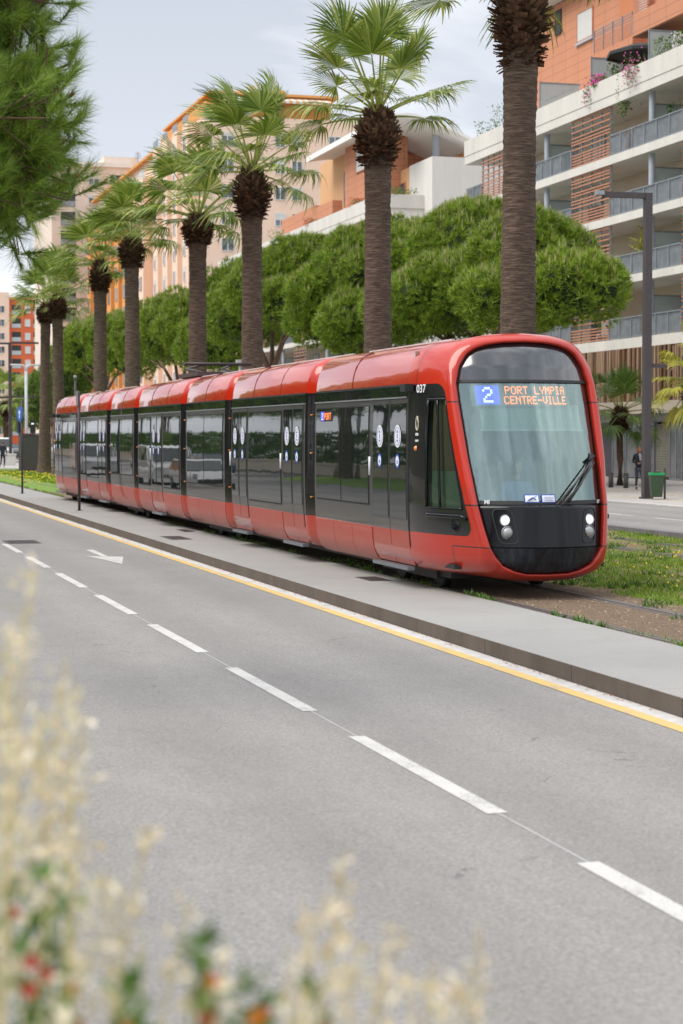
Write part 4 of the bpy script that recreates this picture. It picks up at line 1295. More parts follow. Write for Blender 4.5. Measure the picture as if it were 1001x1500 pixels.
# ================================================================ PINES
def tufts(C, D, S, K, rng, spread=.9, thin=.055, up=0.0):
    """needle tufts: C centres, D directions, S sizes; K thin triangles each"""
    n = len(C)
    C = np.repeat(C, K, 0); D = np.repeat(D, K, 0); S = np.repeat(S, K)
    d = D + rng.normal(0, spread, C.shape); d[:, 2] += up
    d /= np.linalg.norm(d, axis=1)[:, None]
    r = rng.normal(0, 1, C.shape); s = np.cross(d, r); s /= np.linalg.norm(s, axis=1)[:, None]
    L_ = S * rng.uniform(.7, 1.25, len(S))
    b = C - d * (L_ * .15)[:, None]
    w = (L_ * thin)[:, None]
    V = np.stack([b - s * w, b + s * w, C + d * L_[:, None]], 1).reshape(-1, 3)
    return V, np.arange(len(V)).reshape(-1, 3)
def pine(name, loc, lobes, label, seed, clump_r=.50, tuft=.30, K=12, mat='pine', candles=True, trunk=True, tuft_n=20, group='umbrella pines behind the palms', clumps_per=1.0, limb=True, th=.072):
    rng = np.random.default_rng(seed)
    more = []
    for (lx, ly, lz, rx, ry, rz) in lobes:      # smaller billows on the big ones
        for q in range(7):
            a = rng.uniform(0, 6.28); e = rng.uniform(-.2, 1.2); f_ = rng.uniform(.24, .40)
            more.append((lx + rx * .82 * math.cos(a) * math.cos(e), ly + ry * .82 * math.sin(a) * math.cos(e), lz + rz * .80 * math.sin(e), rx * f_, ry * f_, rz * f_ * 1.25))
    nbig = len(lobes); big = list(lobes); lobes = list(lobes) + more
    root = empty('pine_tree', loc, 0, label, 'pine tree', group)
    C = []; D = []; S = []; CC = []; CD = []
    core = MB(); core.sm = True
    lobA = np.array([l[:3] for l in lobes]); lobR = np.array([l[3:6] for l in lobes])
    for (lx, ly, lz, rx, ry, rz) in lobes:
        area = 4 * math.pi * ((rx * ry) ** 1.6 / 3 + (rx * rz) ** 1.6 / 3 + (ry * rz) ** 1.6 / 3) ** (1 / 1.6)
        ncl = int(area / (clump_r ** 2 * 1.15) * clumps_per)
        for k in range(ncl):
            # spread points over the ellipsoid
            t = (k + .5) / ncl; zc = 1 - 2 * t; ph = k * 2.39996 + rng.uniform(-.3, .3)
            if zc < -.75: continue
            rad = math.sqrt(1 - zc * zc)
            n_ = np.array([rad * math.cos(ph), rad * math.sin(ph), zc])
            f_ = rng.uniform(.86, 1.04)
            c = np.array([lx, ly, lz]) + n_ * np.array([rx, ry, rz]) * f_
            # skip when well inside another lobe
            q = ((c - lobA) / lobR); qq = (q ** 2).sum(1)
            if (qq < .62).any(): continue
            nn_ = n_ / np.array([rx, ry, rz]); nn_ /= np.linalg.norm(nn_)
            r_ = clump_r * rng.uniform(.65, 1.25)
            nt_ = int(tuft_n * (r_ / clump_r) ** 2)
            dv = rng.normal(0, 1, (nt_, 3)); dv += nn_ * .9; dv[:, 2] += .35; dv /= np.linalg.norm(dv, axis=1)[:, None]
            pts = c + dv * r_ * rng.uniform(.75, 1.0, (nt_, 1)) * np.array([1, 1, .85])
            C.append(pts); dd_ = dv * .8 + np.array([0, 0, .55]) + nn_ * .2; D.append(dd_ / np.linalg.norm(dd_, axis=1)[:, None]); S.append(tuft * rng.uniform(.75, 1.25, nt_))
            if candles and zc > -.1:
                sel = rng.uniform(size=nt_) < .30
                CC.append(pts[sel & (dv[:, 2] > .25)])
        # dark core closes the crown; shade of the gaps is put into its colour
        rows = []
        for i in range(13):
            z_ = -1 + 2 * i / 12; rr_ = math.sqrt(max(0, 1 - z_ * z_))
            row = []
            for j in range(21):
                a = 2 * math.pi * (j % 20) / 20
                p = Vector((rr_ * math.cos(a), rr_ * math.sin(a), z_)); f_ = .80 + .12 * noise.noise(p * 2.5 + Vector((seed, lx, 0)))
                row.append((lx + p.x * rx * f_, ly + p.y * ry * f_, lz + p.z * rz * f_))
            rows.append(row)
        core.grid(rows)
    C = np.concatenate(C); D = np.concatenate(D); S = np.concatenate(S)
    V, F = tufts(C, D, S * .85, K, rng, .60, th)
    crown = np_mesh('crown', V, F, M[mat], root)
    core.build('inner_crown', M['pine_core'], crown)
    if candles and CC:
        CC = np.concatenate(CC)
        V, F = tufts(CC, np.tile([0, 0, 1.0], (len(CC), 1)), np.full(len(CC), tuft * 1.25), 3, rng, .10, .075)
        np_mesh('shoots', V, F, M['candle'], crown)
    if trunk:
        lobes = big; cxm = sum(l[0] for l in lobes) / len(lobes); cym = sum(l[1] for l in lobes) / len(lobes)
        zl = min(l[2] for l in lobes)
        m = MB(); top = Vector((cxm * .6, cym * .6, zl * .62))
        m.tube([(0, 0, 0), (.05, .1, zl * .3), top], [.30, .25, .22], 12)
        for l in lobes:
            m.tube([top, top.lerp(Vector(l[:3]), .5) + Vector((0, 0, .2)), Vector(l[:3])], [.17, .12, .05], 8)
            for k in range(2):
                e = Vector(l[:3]) + Vector((l[3] * rng.uniform(-.6, .6), l[4] * rng.uniform(-.6, .6), -l[5] * .3))
                m.tube([top.lerp(Vector(l[:3]), .5), e], [.08, .03], 6)
        m.build('trunk', M['pine_bark'], root)
    return root
M['pine_core'] = simple('crown_gap_shade', (.018, .034, .008), .95, .4, 6, .8, 14)  # dark green that paints the shade seen between the needle clumps
PX = 27.0
def pxy(px, X=PX): return YX(px, X)
def pxpos(px, py, X):
    """offset helper: y and z on plane X under a picture point"""
    D_ = DX(px, X); return YX(px, X), CAMH + (638 - py) * D_ / FPX
def pine_at(px, lob_px, X, label, seed, **k):
    y0 = YX(px, X)
    lobes = []
    for (lx, ly, rw, rh, dx) in lob_px:
        Xl = X + dx; D_ = DX(lx, Xl); yy = YX(lx, Xl); zz_ = CAMH + (638 - ly) * D_ / FPX
        s = D_ / FPX
        lobes.append((dx, yy - y0, zz_, rw * s, rw * s * 1.0, rh * s))
    return pine('pine_tree', (X, y0, 0), lobes, label, seed, **k)
pine_at(690, [(600, 408, 112, 74, 1.0), (700, 372, 90, 64, 1.5), (775, 395, 82, 68, .5), (835, 430, 66, 46, 0), (690, 440, 120, 56, 0), (620, 455, 72, 46, -1.5), (760, 440, 80, 40, -1.5)], 27, 'broad umbrella pine with a domed crown right behind the second palm', 3)
pine_at(500, [(520, 440, 80, 62, 0), (480, 470, 52, 42, -1.2), (560, 400, 70, 56, 1.0), (540, 480, 66, 40, -1)], 26, 'umbrella pine with a rounded crown left of the second palm', 8)
pine_at(400, [(450, 405, 66, 50, .5), (400, 430, 66, 50, 0), (345, 450, 44, 50, -1), (430, 450, 60, 36, -1), (360, 470, 56, 44, -1)], 28, 'umbrella pine around the third palm, lighter shoots on top', 14)
pine_at(262, [(250, 490, 50, 46, 0), (285, 480, 46, 44, 1), (215, 500, 40, 42, 0), (310, 510, 44, 40, 0)], 28, 'pine filling the gap between the fourth and fifth palms', 19, tuft=.36, clump_r=.6)
pine_at(160, [(170, 505, 38, 40, 0), (130, 515, 34, 38, 0), (190, 520, 34, 34, 1), (105, 530, 26, 34, 0)], 28, 'pine beyond the rear tram cars with rounded pale clumps', 23, tuft=.42, clump_r=.7)
pine_at(78, [(88, 560, 24, 44, 0), (60, 590, 22, 40, 0), (105, 565, 24, 40, 0), (42, 600, 18, 34, 0)], 27, 'dark pine beyond the rear end of the tram', 29, tuft=.45, clump_r=.75, mat='pine_dark')
# overhanging pine, close on the left: long needles, brown cones
def near_pine():
    X0, Y0 = -1.3, 17.2
    root = empty('pine_tree', (X0, Y0, .45), 0, 'close pine branches with brown cones hanging in at the upper left edge', 'pine tree')
    rng = np.random.default_rng(77)
    m = MB(); m.tube([(0, 0, 0), (.1, 0, 2.5), (-.1, .1, 5), (0, 0, 8.5)], [.26, .22, .18, .06], 12)
    C = []; D = []; CN = []
    def P_(px, py, Dp):   # point at depth Dp under the picture point, in the tree's frame
        r = (px - 500.5) / FPX
        fx, fy = math.sin(YAW), math.cos(YAW); rx, ry = math.cos(YAW), -math.sin(YAW)
        px = px * .86 - 14; py = py * .93
        r = (px - 500.5) / FPX
        return np.array([fx * Dp + rx * r * Dp - X0, fy * Dp + ry * r * Dp - Y0, CAMH + (638 - py) * Dp / FPX - .45])
    limbs = [((-150, 150), (-20, 170), (60, 140), (95, 120), 12.2), ((-150, 240), (-30, 250), (50, 230), (85, 215), 12.6), ((-160, 330), (-20, 300), (50, 290), (78, 268), 12.0),
             ((-160, 60), (-40, 50), (20, 30), (62, 20), 12.3), ((-140, 190), (0, 190), (50, 180), (100, 165), 11.7), ((-150, 290), (-40, 330), (10, 335), (52, 330), 12.4), ((-150, 110), (-60, 125), (0, 128), (45, 125), 12.9),
             ((-160, 260), (-60, 270), (0, 262), (60, 255), 11.8), ((-170, 20), (-60, 0), (0, -10), (50, -12), 12.5), ((-170, 200), (-60, 215), (10, 215), (70, 200), 12.1), ((-170, 60), (-80, 30), (-20, 10), (30, 0), 11.9), ((-170, 310), (-70, 310), (-10, 310), (40, 300), 12.8)]
    for lb in limbs:
        pts = [P_(p[0], p[1], lb[4] * 1.34 + (.2 * i)) for i, p in enumerate(lb[:4])]
        m.tube([Vector((0, 0, max(1.5, pts[0][2] - .8)))] + [Vector(p) for p in pts], [.05, .018, .010, .006, .003], 6)
        for k in range(95):
            t = rng.uniform(0, 1) ** .75 * 2.999; i = int(t); f = t - i
            b = pts[i] * (1 - f) + pts[i + 1] * f
            dirv = pts[i + 1] - pts[i]; dirv /= np.linalg.norm(dirv)
            o = rng.normal(0, .20, 3); c = b + o * np.array([1, 1, .9])
            tw = dirv * rng.uniform(.3, 1) + rng.normal(0, .45, 3) + np.array([0, 0, .35]); tw /= np.linalg.norm(tw)
            e = c + tw * rng.uniform(.14, .30)
            m.tube([Vector(b), Vector(c), Vector(e)], [.010, .007, .004], 4, cap=False)
            for s_ in np.linspace(.2, 1, 5): C.append(c * (1 - s_) + e * s_); D.append(tw)
            if rng.uniform() < .30 and len(CN) < 96: CN.append((e, tw))
    C = np.array(C); D = np.array(D)
    V, F = tufts(C, D, np.full(len(C), .185), 26, rng, .46, .014)
    m.build('trunk', M['pine_bark'], root)
    np_mesh('crown', V, F, M['pine_near'], root)
    for e, tw in CN:
        q = MB()
        e = Vector(e); tw = Vector(tw)
        if rng.uniform() < .5:
            q.tube([e - tw * .01, e + tw * .02, e + tw * .045], [.012, .018, .006], 6)
        else:
            q.tube([e, e + tw * .04 + Vector((0, 0, .03))], [.008, .004], 5)
        q.build('cone', M['cone'], root)
M['pine_near'] = foliage('near_pine_needles', (.04, .095, .008), (.17, .29, .025), (.44, .53, .08))
near_pine()

# ================================================================ FOREGROUND GRASS
def oat(V, F, T, base, h, lean, rng, seedlen=.035, n=46, top=.45):
    """a dry grass stem with drooping pale spikelets"""
    P = []
    for i in range(9):
        t = i / 8; P.append(base + np.array([lean[0] * t * t, lean[1] * t * t, h * t]))
    for i in range(8):
        w = .0022; b = len(V)
        V += [P[i] + [-w, 0, 0], P[i] + [w, 0, 0], P[i + 1] + [w, 0, 0], P[i + 1] + [-w, 0, 0]]
        F.append((b, b + 1, b + 2, b + 3)); T.append(1)
    for k in range(n):
        t = 1 - top * rng.uniform(0, 1); f = t * 8; i = min(7, int(f)); c = P[i] * (1 - f + i) + P[i + 1] * (f - i)
        sp = .030 * (1 - t) / top + .007
        c = c + rng.normal(0, sp, 3) * np.array([1, 1, .6])
        d = np.array([rng.normal(0, .5), rng.normal(0, .5), rng.uniform(-.2, 1)]); d /= np.linalg.norm(d)
        L_ = seedlen * rng.uniform(.6, 1.3); s = np.cross(d, rng.normal(0, 1, 3)); s /= np.linalg.norm(s); w = L_ * .17
        b = len(V); V += [c, c + d * L_ * .5 - s * w, c + d * L_, c + d * L_ * .5 + s * w]; F.append((b, b + 1, b + 2, b + 3)); T.append(0)
def fgp(px, py, D_):
    r = (px - 500.5) / FPX; fx, fy = math.sin(YAW), math.cos(YAW); rx, ry = math.cos(YAW), -math.sin(YAW)
    return np.array([fx * D_ + rx * r * D_, fy * D_ + ry * r * D_, CAMH + (638 - py) * D_ / FPX])
rng = np.random.default_rng(31)
def tp_big(px, py): return px < 120 or (500 < px < 515)
V = []; F = []; T = []
tops = [(45, 835, 3.2, 0), (95, 968, 3.0, 1), (20, 975, 3.3, 0), (105, 1020, 3.4, 0), (60, 1060, 3.1, 0), (10, 930, 3.0, 0), (30, 1090, 2.8, 0), (165, 1170, 2.9, 1), (130, 1050, 3.6, 0), (85, 1120, 2.7, 0), (210, 1215, 3.0, 0), (258, 1245, 3.2, 0),
        (15, 1170, 2.6, 0), (120, 1200, 2.6, 0), (175, 1310, 2.7, 0), (235, 1330, 2.8, 0), (275, 1330, 3.0, 1), (70, 1250, 2.5, 0), (140, 1370, 2.4, 0), (205, 1400, 2.5, 0), (330, 1400, 2.6, 0), (95, 1400, 2.3, 0), (300, 1420, 2.5, 0),
        (505, 1268, 2.9, 0), (445, 1345, 2.7, 0), (480, 1320, 2.8, 1), (590, 1365, 2.9, 1), (705, 1372, 2.8, 0), (635, 1415, 2.6, 0), (560, 1400, 2.7, 0), (430, 1420, 2.5, 0), (680, 1450, 2.6, 0), (520, 1420, 2.4, 0), (600, 1440, 2.5, 0), (655, 1470, 2.5, 0), (470, 1450, 2.3, 0)]
for ti, (px, py, D_, side) in enumerate(tops):
    if px < 320 and py > 1100 and ti % 2: continue
   
    tp = fgp(px + rng.normal(0, 3), py, D_)
    gz = .55
    h = tp[2] - gz
    lean = np.array([rng.normal(.05, .05) + .10 * side, rng.normal(0, .04), 0])
    oat(V, F, T, tp - np.array([lean[0], lean[1], h]), h, lean, rng, .034, 74 if tp_big(px, py) else 36, .34)
for k in range(5):
    px = rng.choice([rng.uniform(-40, 150), rng.uniform(-40, 150), rng.uniform(0, 300), rng.uniform(410, 700)]); py = 1130 + rng.uniform(0, 300) + max(0, px - 150) * .9 if px < 320 else rng.uniform(1400, 1520)
    D_ = rng.uniform(2.2, 3.6); tp = fgp(px, py, D_); h = tp[2] - .55
    lean = np.array([rng.normal(.06, .08), rng.normal(0, .06), 0])
    oat(V, F, T, tp - np.array([lean[0], lean[1], h]), h, lean, rng, .028, 36, .3)
M['straw_stem'] = simple('straw_stem', (.62, .50, .28), .7)
o = np_mesh('dry_grass', np.array(V), np.array(F), [M['straw'], M['straw_stem']], midx=T); tag(o, kind='stuff')
# flowering plants among the grass
def flower_plant(px, py, D_, w, label, seed, fl=('red_flower', 'orange_flower'), leaf=.035, n=170):
    rng = np.random.default_rng(seed)
    tp = fgp(px, py, D_); h = tp[2] - .55
    root = empty('flowering_plant', (tp[0], tp[1], .55), 0, label, 'plant', 'flowering plants in the foreground')
    V = []; F = []
    sp = w * D_ / FPX
    for k in range(n):
        t = rng.uniform(.45, 1) ; c = np.array([rng.normal(0, sp * .45), rng.normal(0, sp * .45), h * t])
        c[:2] *= (1.15 - t * .55)
        d = rng.normal(0, .6, 3) + np.array([0, 0, .7]); d /= np.linalg.norm(d); s = np.cross(d, rng.normal(0, 1, 3)); s /= np.linalg.norm(s)
        L_ = leaf * rng.uniform(.7, 1.3); b = len(V)
        V += [c, c + d * L_ * .5 - s * L_ * .2, c + d * L_, c + d * L_ * .5 + s * L_ * .2]; F.append((b, b + 1, b + 2, b + 3))
    m = MB()
    for k in range(7): m.tube([(0, 0, 0), (rng.normal(0, sp * .2), rng.normal(0, sp * .2), h * .5), (rng.normal(0, sp * .35), rng.normal(0, sp * .35), h * .95)], .0025, 4)
    m.build('stem', M['stalk'], root)
    np_mesh('leaves', np.array(V), np.array(F), M['leafy'], root)
    for k in range(11):
        m = MB(); c = Vector((rng.normal(0, sp * .6), rng.normal(0, sp * .5), h * rng.uniform(.62, .95)))
        for q in range(6):
            a = q * 1.047; d = Vector((math.cos(a), -.5, math.sin(a))) * .009
            u = Vector((-math.sin(a), 0, math.cos(a))) * .0045
            m.poly([c, c + d + u, c + d * 1.35, c + d - u])
        m.tube([c, c + Vector((0, -.004, 0))], .003, 6)
        m.build('flower', M[fl[k % len(fl)]], root)
flower_plant(298, 1385, 2.4, 26, 'green plant with red and orange blooms left of the bottom centre', 3)
flower_plant(365, 1428, 2.4, 26, 'small green sprig with a few blooms, nearest the bottom centre', 4, n=110)
flower_plant(60, 1280, 2.6, 90, 'leafy plant with red blooms in the lower left corner', 5, n=230)
flower_plant(190, 1440, 2.4, 50, 'leafy plant with orange blooms between the dry grass stems at the lower left', 6, n=150, fl=('orange_flower', 'red_flower'))
flower_plant(455, 1450, 2.4, 40, 'pale leafy plant under the dry plumes at the bottom', 7, n=110, fl=('orange_flower',))
# ================================================================ BUILDING MATERIALS
def wallmat(name, c, streak=.25, joints=None, bumpy=.15):
    t = MT(name)
    st = t.noise(.8, 6, .7, stretch=(1, 1, .15)); f = t.noise(9, 5, .6)
    k = t.math('ADD', t.math('MULTIPLY', st, .65), t.math('MULTIPLY', f, .35))
    cc = t.ramp(k, [(.3, tuple(x * (1 - streak) for x in c)), (.6, c)])
    if joints:
        s = t.n('ShaderNodeSeparateXYZ'); t.L.new(t.co(), s.inputs[0])
        jw, jh, dk = joints
        row = t.math('FLOOR', t.math('DIVIDE', s.outputs[2], jh))
        jz = t.math('LESS_THAN', t.math('FRACT', t.math('DIVIDE', s.outputs[2], jh)), .035 * .6 / jh)
        al = t.math('ADD', s.outputs[1], t.math('MULTIPLY', s.outputs[0], 1.0))
        jy = t.math('LESS_THAN', t.math('FRACT', t.math('DIVIDE', al, jw)), .03 / jw)
        cc = t.mix(t.math('MAXIMUM', jz, jy), cc, tuple(x * dk for x in c))
    t.col(cc); t.set(rough=.85); t.bump(f, bumpy, .02)
    return t.m
W = {}
W['white'] = wallmat('white_render', (.74, .72, .68), .14)
W['slab'] = wallmat('slab_concrete', (.70, .68, .63), .22)
W['cream'] = wallmat('cream_wall', (.68, .60, .50), .12)
W['beige'] = wallmat('beige_stone', (.52, .45, .37), .14, (1.2, .62, .8))
W['terra'] = wallmat('terracotta_panels', (.58, .255, .145), .08, (1.9, .52, .45), .05)
W['orange'] = wallmat('orange_render', (.70, .33, .10), .12)
W['orange_deep'] = wallmat('deep_orange_render', (.58, .22, .10), .10)
W['pink'] = wallmat('pink_render', (.85, .63, .49), .10, (60, 3.0, .86))
W['pale'] = wallmat('pale_render', (.74, .62, .53), .12, (60, 3.0, .88))
W['red'] = wallmat('red_orange_render', (.66, .15, .055), .10, (60, 3.0, .85))
W['yellow'] = wallmat('yellow_render', (.68, .40, .20), .08)
W['soffit'] = simple('soffit', (.72, .70, .66), .9, .05)
W['slat'] = simple('terracotta_slat', (.50, .22, .13), .6, .15, 4)
W['rail'] = simple('balcony_rail_metal', (.22, .25, .28), .5, .12, 3)
W['canvas'] = simple('balcony_canvas', (.28, .30, .32), .9, .30, 3)
W['column'] = simple('column_metal', (.40, .44, .50), .5, .08)
W['frame'] = simple('window_frame_white', (.70, .69, .67), .6, .05)
W['grey_frame'] = simple('grey_shop_frame', (.25, .26, .28), .5, .08)
W['shutter'] = simple('roller_shutter', (.60, .60, .58), .7, .06)
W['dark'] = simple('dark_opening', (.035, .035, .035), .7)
W['roof'] = simple('roof_sheet', (.55, .56, .57), .7, .06)
t = MT('window_pane'); t.col(t.ramp(t.noise(1.1, 2, .5), [(.35, (.02, .03, .035)), (.65, (.16, .19, .22))])); t.set(rough=.06, ior=1.7); W['pane'] = t.m
t = MT('shop_glass'); t.col(t.ramp(t.noise(.9, 3, .6), [(.35, (.07, .08, .085)), (.65, (.20, .21, .22))])); t.set(rough=.08, ior=1.6); W['shop'] = t.m
W['frost'] = simple('frosted_glass', (.45, .52, .53), .25, .04, 2)
t = MT('timber_lath')
g = t.n('ShaderNodeNewGeometry')
v = t.math('ADD', t.math('MULTIPLY', g.outputs['Random Per Island'], .6), t.math('MULTIPLY', t.noise(3, 4, .6, stretch=(2, 2, .3)), .4))
t.col(t.ramp(v, [(.2, (.11, .055, .025)), (.5, (.25, .14, .075)), (.85, (.42, .30, .21))])); t.set(rough=.85); W['lath'] = t.m

def part(name, mat, root, fn, **k):
    m = MB(); fn(m); o = m.build(name, mat, root); return o
def bx(root, name, mat, x0, x1, y0, y1, z0, z1):
    ox, oy, oz = root.location
    m = MB(); m.box(x0 - ox, x1 - ox, y0 - oy, y1 - oy, z0 - oz, z1 - oz)
    return m.build(name, mat, root)
def louvre(root, X, y0, y1, z0, z1):
    ox, oy, oz = root.location
    m = MB()
    rg = random.Random(int(y0 * 10 + z0))
    z = z0 + .05
    m.cur = 0
    while z < z1 - .05:
        m.box(X - ox - .03, X - ox + .03, y0 - oy, y1 - oy, z, z + .058)
        z += rg.choice([.15, .19, .26, .3]) if z > z0 + .6 else .15
    m.cur = 1
    n = 4
    for k in range(n + 1):
        y = lerp(y0 + .03, y1 - .03, k / n); m.box(X - ox + .032, X - ox + .10, y - oy - .03, y - oy + .03, z0, z1)
    return m.build('louvre_screen', [W['slat'], W['rail']], root)
def railing(root, X, y0, y1, z, h=1.05, canvas=True, seed=0):
    ox, oy, oz = root.location
    m = MB(); rg = random.Random(seed)
    m.box(X - ox - .03, X - ox + .03, y0 - oy, y1 - oy, z + h - .05, z + h)
    m.box(X - ox - .02, X - ox + .02, y0 - oy, y1 - oy, z + .05, z + .09)
    y = y0
    k = 0
    while y < y1:
        w = .035 if k % 12 == 0 else .010
        m.box(X - ox - w, X - ox + w, y - oy - w, y - oy + w, z + (.0 if k % 12 == 0 else .09), z + h - .05)
        y += .115; k += 1
    m.cur = 1
    if canvas:
        y = y0 + .04
        while y < y1 - .2:
            w = rg.uniform(1.0, 1.5)
            if rg.random() < .86: m.box(X - ox + .045, X - ox + .06, y - oy, min(y + w, y1 - .03) - oy, z + .10, z + h - rg.uniform(.05, .12))
            y += w + .03
    return m.build('railing', [W['rail'], W['canvas']], root)
def win(root, face, a, b, z0, z1, pos, depth=.12, mull=1, frame='frame', pane='pane', shut=0.0, mullw=.045):
    """window: frame with its pane as a sub-part. face 'x': wall plane X=pos facing -X, spans Y a..b; 'y': plane Y=pos facing -Y, spans X a..b"""
    ox, oy, oz = root.location
    pos -= .06
    def B(m, u0, u1, d0, d1, c0, c1):
        if face == 'x': m.box(pos + d0 - ox, pos + d1 - ox, u0 - oy, u1 - oy, c0, c1)
        else: m.box(u0 - ox, u1 - ox, pos + d0 - oy, pos + d1 - oy, c0, c1)
    m = MB(); fw = .07
    B(m, a, a + fw, -.02, depth, z0, z1); B(m, b - fw, b, -.02, depth, z0, z1)
    B(m, a + fw, b - fw, -.018, depth, z1 - fw, z1); B(m, a + fw, b - fw, -.04, depth, z0, z0 + fw)
    for k in range(mull):
        c_ = lerp(a, b, (k + 1) / (mull + 1)); B(m, c_ - mullw, c_ + mullw, -.01, .02, z0 + fw, z1 - fw)
    f = m.build('window', W[frame], root)
    m = MB(); B(m, a + fw, b - fw, .012, .04, z0 + fw, z1 - fw - shut * (z1 - z0)); p_ = m.build('pane', W[pane], f)
    if shut: m = MB(); B(m, a + fw, b - fw, .0, .045, z1 - fw - shut * (z1 - z0) + .003, z1 - fw); m.build('shutter', W['shutter'], f)
    return f
# ================================================================ BALCONY BUILDING (right)
def balcony_block(root, X, Y0, Y1, levels, louv, cols, back=2.7, deep=14, top=(18.6, 20.0), seed=1):
    """levels: list of (slab bottom, slab top)"""
    rg = random.Random(seed)
    for (a, b) in levels: bx(root, 'floor_slab', W['slab'], X, X + deep - .01, Y0, Y1, a, b)
    bx(root, 'parapet', W['slab'], X - .05, X + .22, Y0, Y1, top[0] + .48, top[1])
    bx(root, 'roof_slab', W['slab'], X - .02, X + deep, Y0, Y1 + .002, top[0], top[0] + .475)
    zb = levels[0][0]
    bx(root, 'wall', W['cream'], X + back, X + deep - .02, Y0 + .01, Y1 - .01, zb + .01, top[0] - .005)
    zs = [b for a, b in levels] ; zt = [a for a, b in levels[1:]] + [top[0]]
    opens = []
    ys = Y0
    for (a, b) in sorted(louv):
        if a > ys: opens.append((ys, a))
        ys = b
    if ys < Y1: opens.append((ys, Y1))
    for li, (z0, z1) in enumerate(zip(zs, zt)):
        for (a, b) in louv: louvre(root, X + .12, max(a, Y0), min(b, Y1), z0 + .004, z1 - .004)
        for oi, (a, b) in enumerate(opens):
            railing(root, X + .10, a, b, z0, 1.05, True, seed + li * 7 + oi)
        for c in cols:
            ox, oy, oz = root.location
            m = MB(); m.tube([(X + .42 - ox, c - oy, z0), (X + .42 - ox, c - oy, z1)], .15, 16, cap=False); m.build('column', W['column'], root)
            m = MB(); xx = X + .62 - ox; yy = c - oy + .25
            m.box(xx + .05, xx + 1.75, yy, yy + .02, z0 + .25, z0 + 1.95); dv = m.build('divider', W['frost'], root)
            m = MB(); m.box(xx, xx + 1.8, yy - .01, yy + .03, z0 + 1.953, z0 + 2.02); m.box(xx, xx + .047, yy - .01, yy + .03, z0 + .1, z0 + 1.95); m.build('divider_frame', W['rail'], dv)
        # windows in the recessed wall
        for (a, b) in opens:
            n = max(1, int((b - a) / 4.2))
            for k in range(n):
                c = lerp(a, b, (k + .5) / n) + rg.uniform(-.3, .3)
                if c - 1 < Y0 or c + 1 > Y1: continue
                win(root, 'x', c - .95, c + .95, z0 + .12, z0 + 2.25, X + back, .1, 1, 'grey_frame', 'pane', rg.choice([0, 0, .3, .85]))
B1 = empty('apartment_building', (38.7, 60, 0), 0, 'white balconied building with terracotta louvres and timber laths at the right', 'building')
LEV = [(6.45, 6.95), (9.64, 10.02), (12.68, 13.08), (15.68, 16.10)]
LOUV = [(103.6, 107.3), (88.5, 93.5), (75.6, 80.3), (62, 66.5)]
balcony_block(B1, 38.7, 58, 110, LEV, LOUV, [97.7, 84.3, 71])
# ground floor: lath screen, stone band, shopfronts
bx(B1, 'stone_band', W['beige'], 38.55, 40.2, 58.02, 109.9, 3.25, 3.84)
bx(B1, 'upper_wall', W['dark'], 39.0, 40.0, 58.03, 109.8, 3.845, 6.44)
rg = random.Random(4)
m = MB(); y = 58.2
while y < 109.7:
    w = rg.uniform(.07, .17); tl = rg.uniform(-.04, .04); d = rg.uniform(0, .18)
    x0 = -.06 + d
    m.obox((x0, y - 60, 5.14), .10, w, 2.58, Matrix.Rotation(tl * .6, 3, 'X'))
    y += w + rg.uniform(.01, .09)
m.build('lath_screen', W['lath'], B1)
bx(B1, 'ground_wall', W['beige'], 39.6, 52, 58.01, 109.9, .05, 3.245)
# shop bays: door recess, glazed units, slatted shutter
def shop(y0, y1, kind):
    if kind == 'slat':
        m = MB(); ox = 38.7
        z = .25
        while z < 2.72: m.box(.55, .62, y0 - 60, y1 - 60, z, z + .09); z += .12
        m.build('slatted_shutter', simple('slat_grey_brown', (.26, .25, .21), .7, .1), B1)
    elif kind == 'glass': win(B1, 'x', y0, y1, .15, 2.85, 39.25, .2, 0, 'grey_frame', 'shop')
    elif kind == 'door': win(B1, 'x', y0, y1, .12, 2.85, 39.25, .2, 1, 'grey_frame', 'shop')
    elif kind == 'recess': bx(B1, 'doorway', simple('grey_door', (.07, .065, .08), .6), 39.52, 39.58, y0, y1, .1, 2.85)
ybay = [(108, 105.5, 'glass'), (105.4, 103.1, 'glass'), (103, 100.6, 'glass'), (100.4, 98.0, 'glass'), (97.9, 95.6, 'door'), (95.5, 93.2, 'glass'), (93.1, 91.0, 'recess'), (90.9, 89.0, 'recess'), (88.9, 87.4, 'glass'), (87.3, 85.6, 'glass'), (85.5, 84.0, 'glass'), (83.9, 82.4, 'slat'), (82.3, 80.9, 'door'), (80.8, 78.8, 'glass'), (78.7, 76, 'glass'), (75.9, 73, 'glass'), (72.9, 70, 'door')]
for a, b, kd in ybay: shop(b, a, kd)
bx(B1, 'grey_fascia', simple('grey_fascia', (.42, .42, .42), .6, .05), 39.3, 39.55, 68, 90.9, 2.86, 3.24)
# terracotta penthouse storeys
PXX = 42.6
bx(B1, 'penthouse_wall', W['terra'], PXX, 54, 58, 108.6, 20.0 - .9, 27.4)
bx(B1, 'penthouse_roof', W['white'], PXX - .9, 55, 57.9, 109.5, 27.45, 27.95)
bx(B1, 'terrace_floor', W['soffit'], 38.9, PXX - .01, 58.03, 109.9, 19.08, 19.2)
yq = lambda px, X=PXX: YX(px, X)
win(B1, 'x', yq(819), yq(810), 25.6, 27.0, PXX, .05, 0, 'dark', 'dark')
win(B1, 'x', yq(865), yq(842), 24.5, 26.2, PXX, .08, 0, 'slat', 'shutter', 0)
bx(B1, 'window_sill', W['column'], PXX - .14, PXX - .01, yq(866), yq(841), 24.36, 24.48)
bx(B1, 'window_niche', W['dark'], PXX - .03, PXX + .05, yq(834), yq(777), 19.6, 21.0)
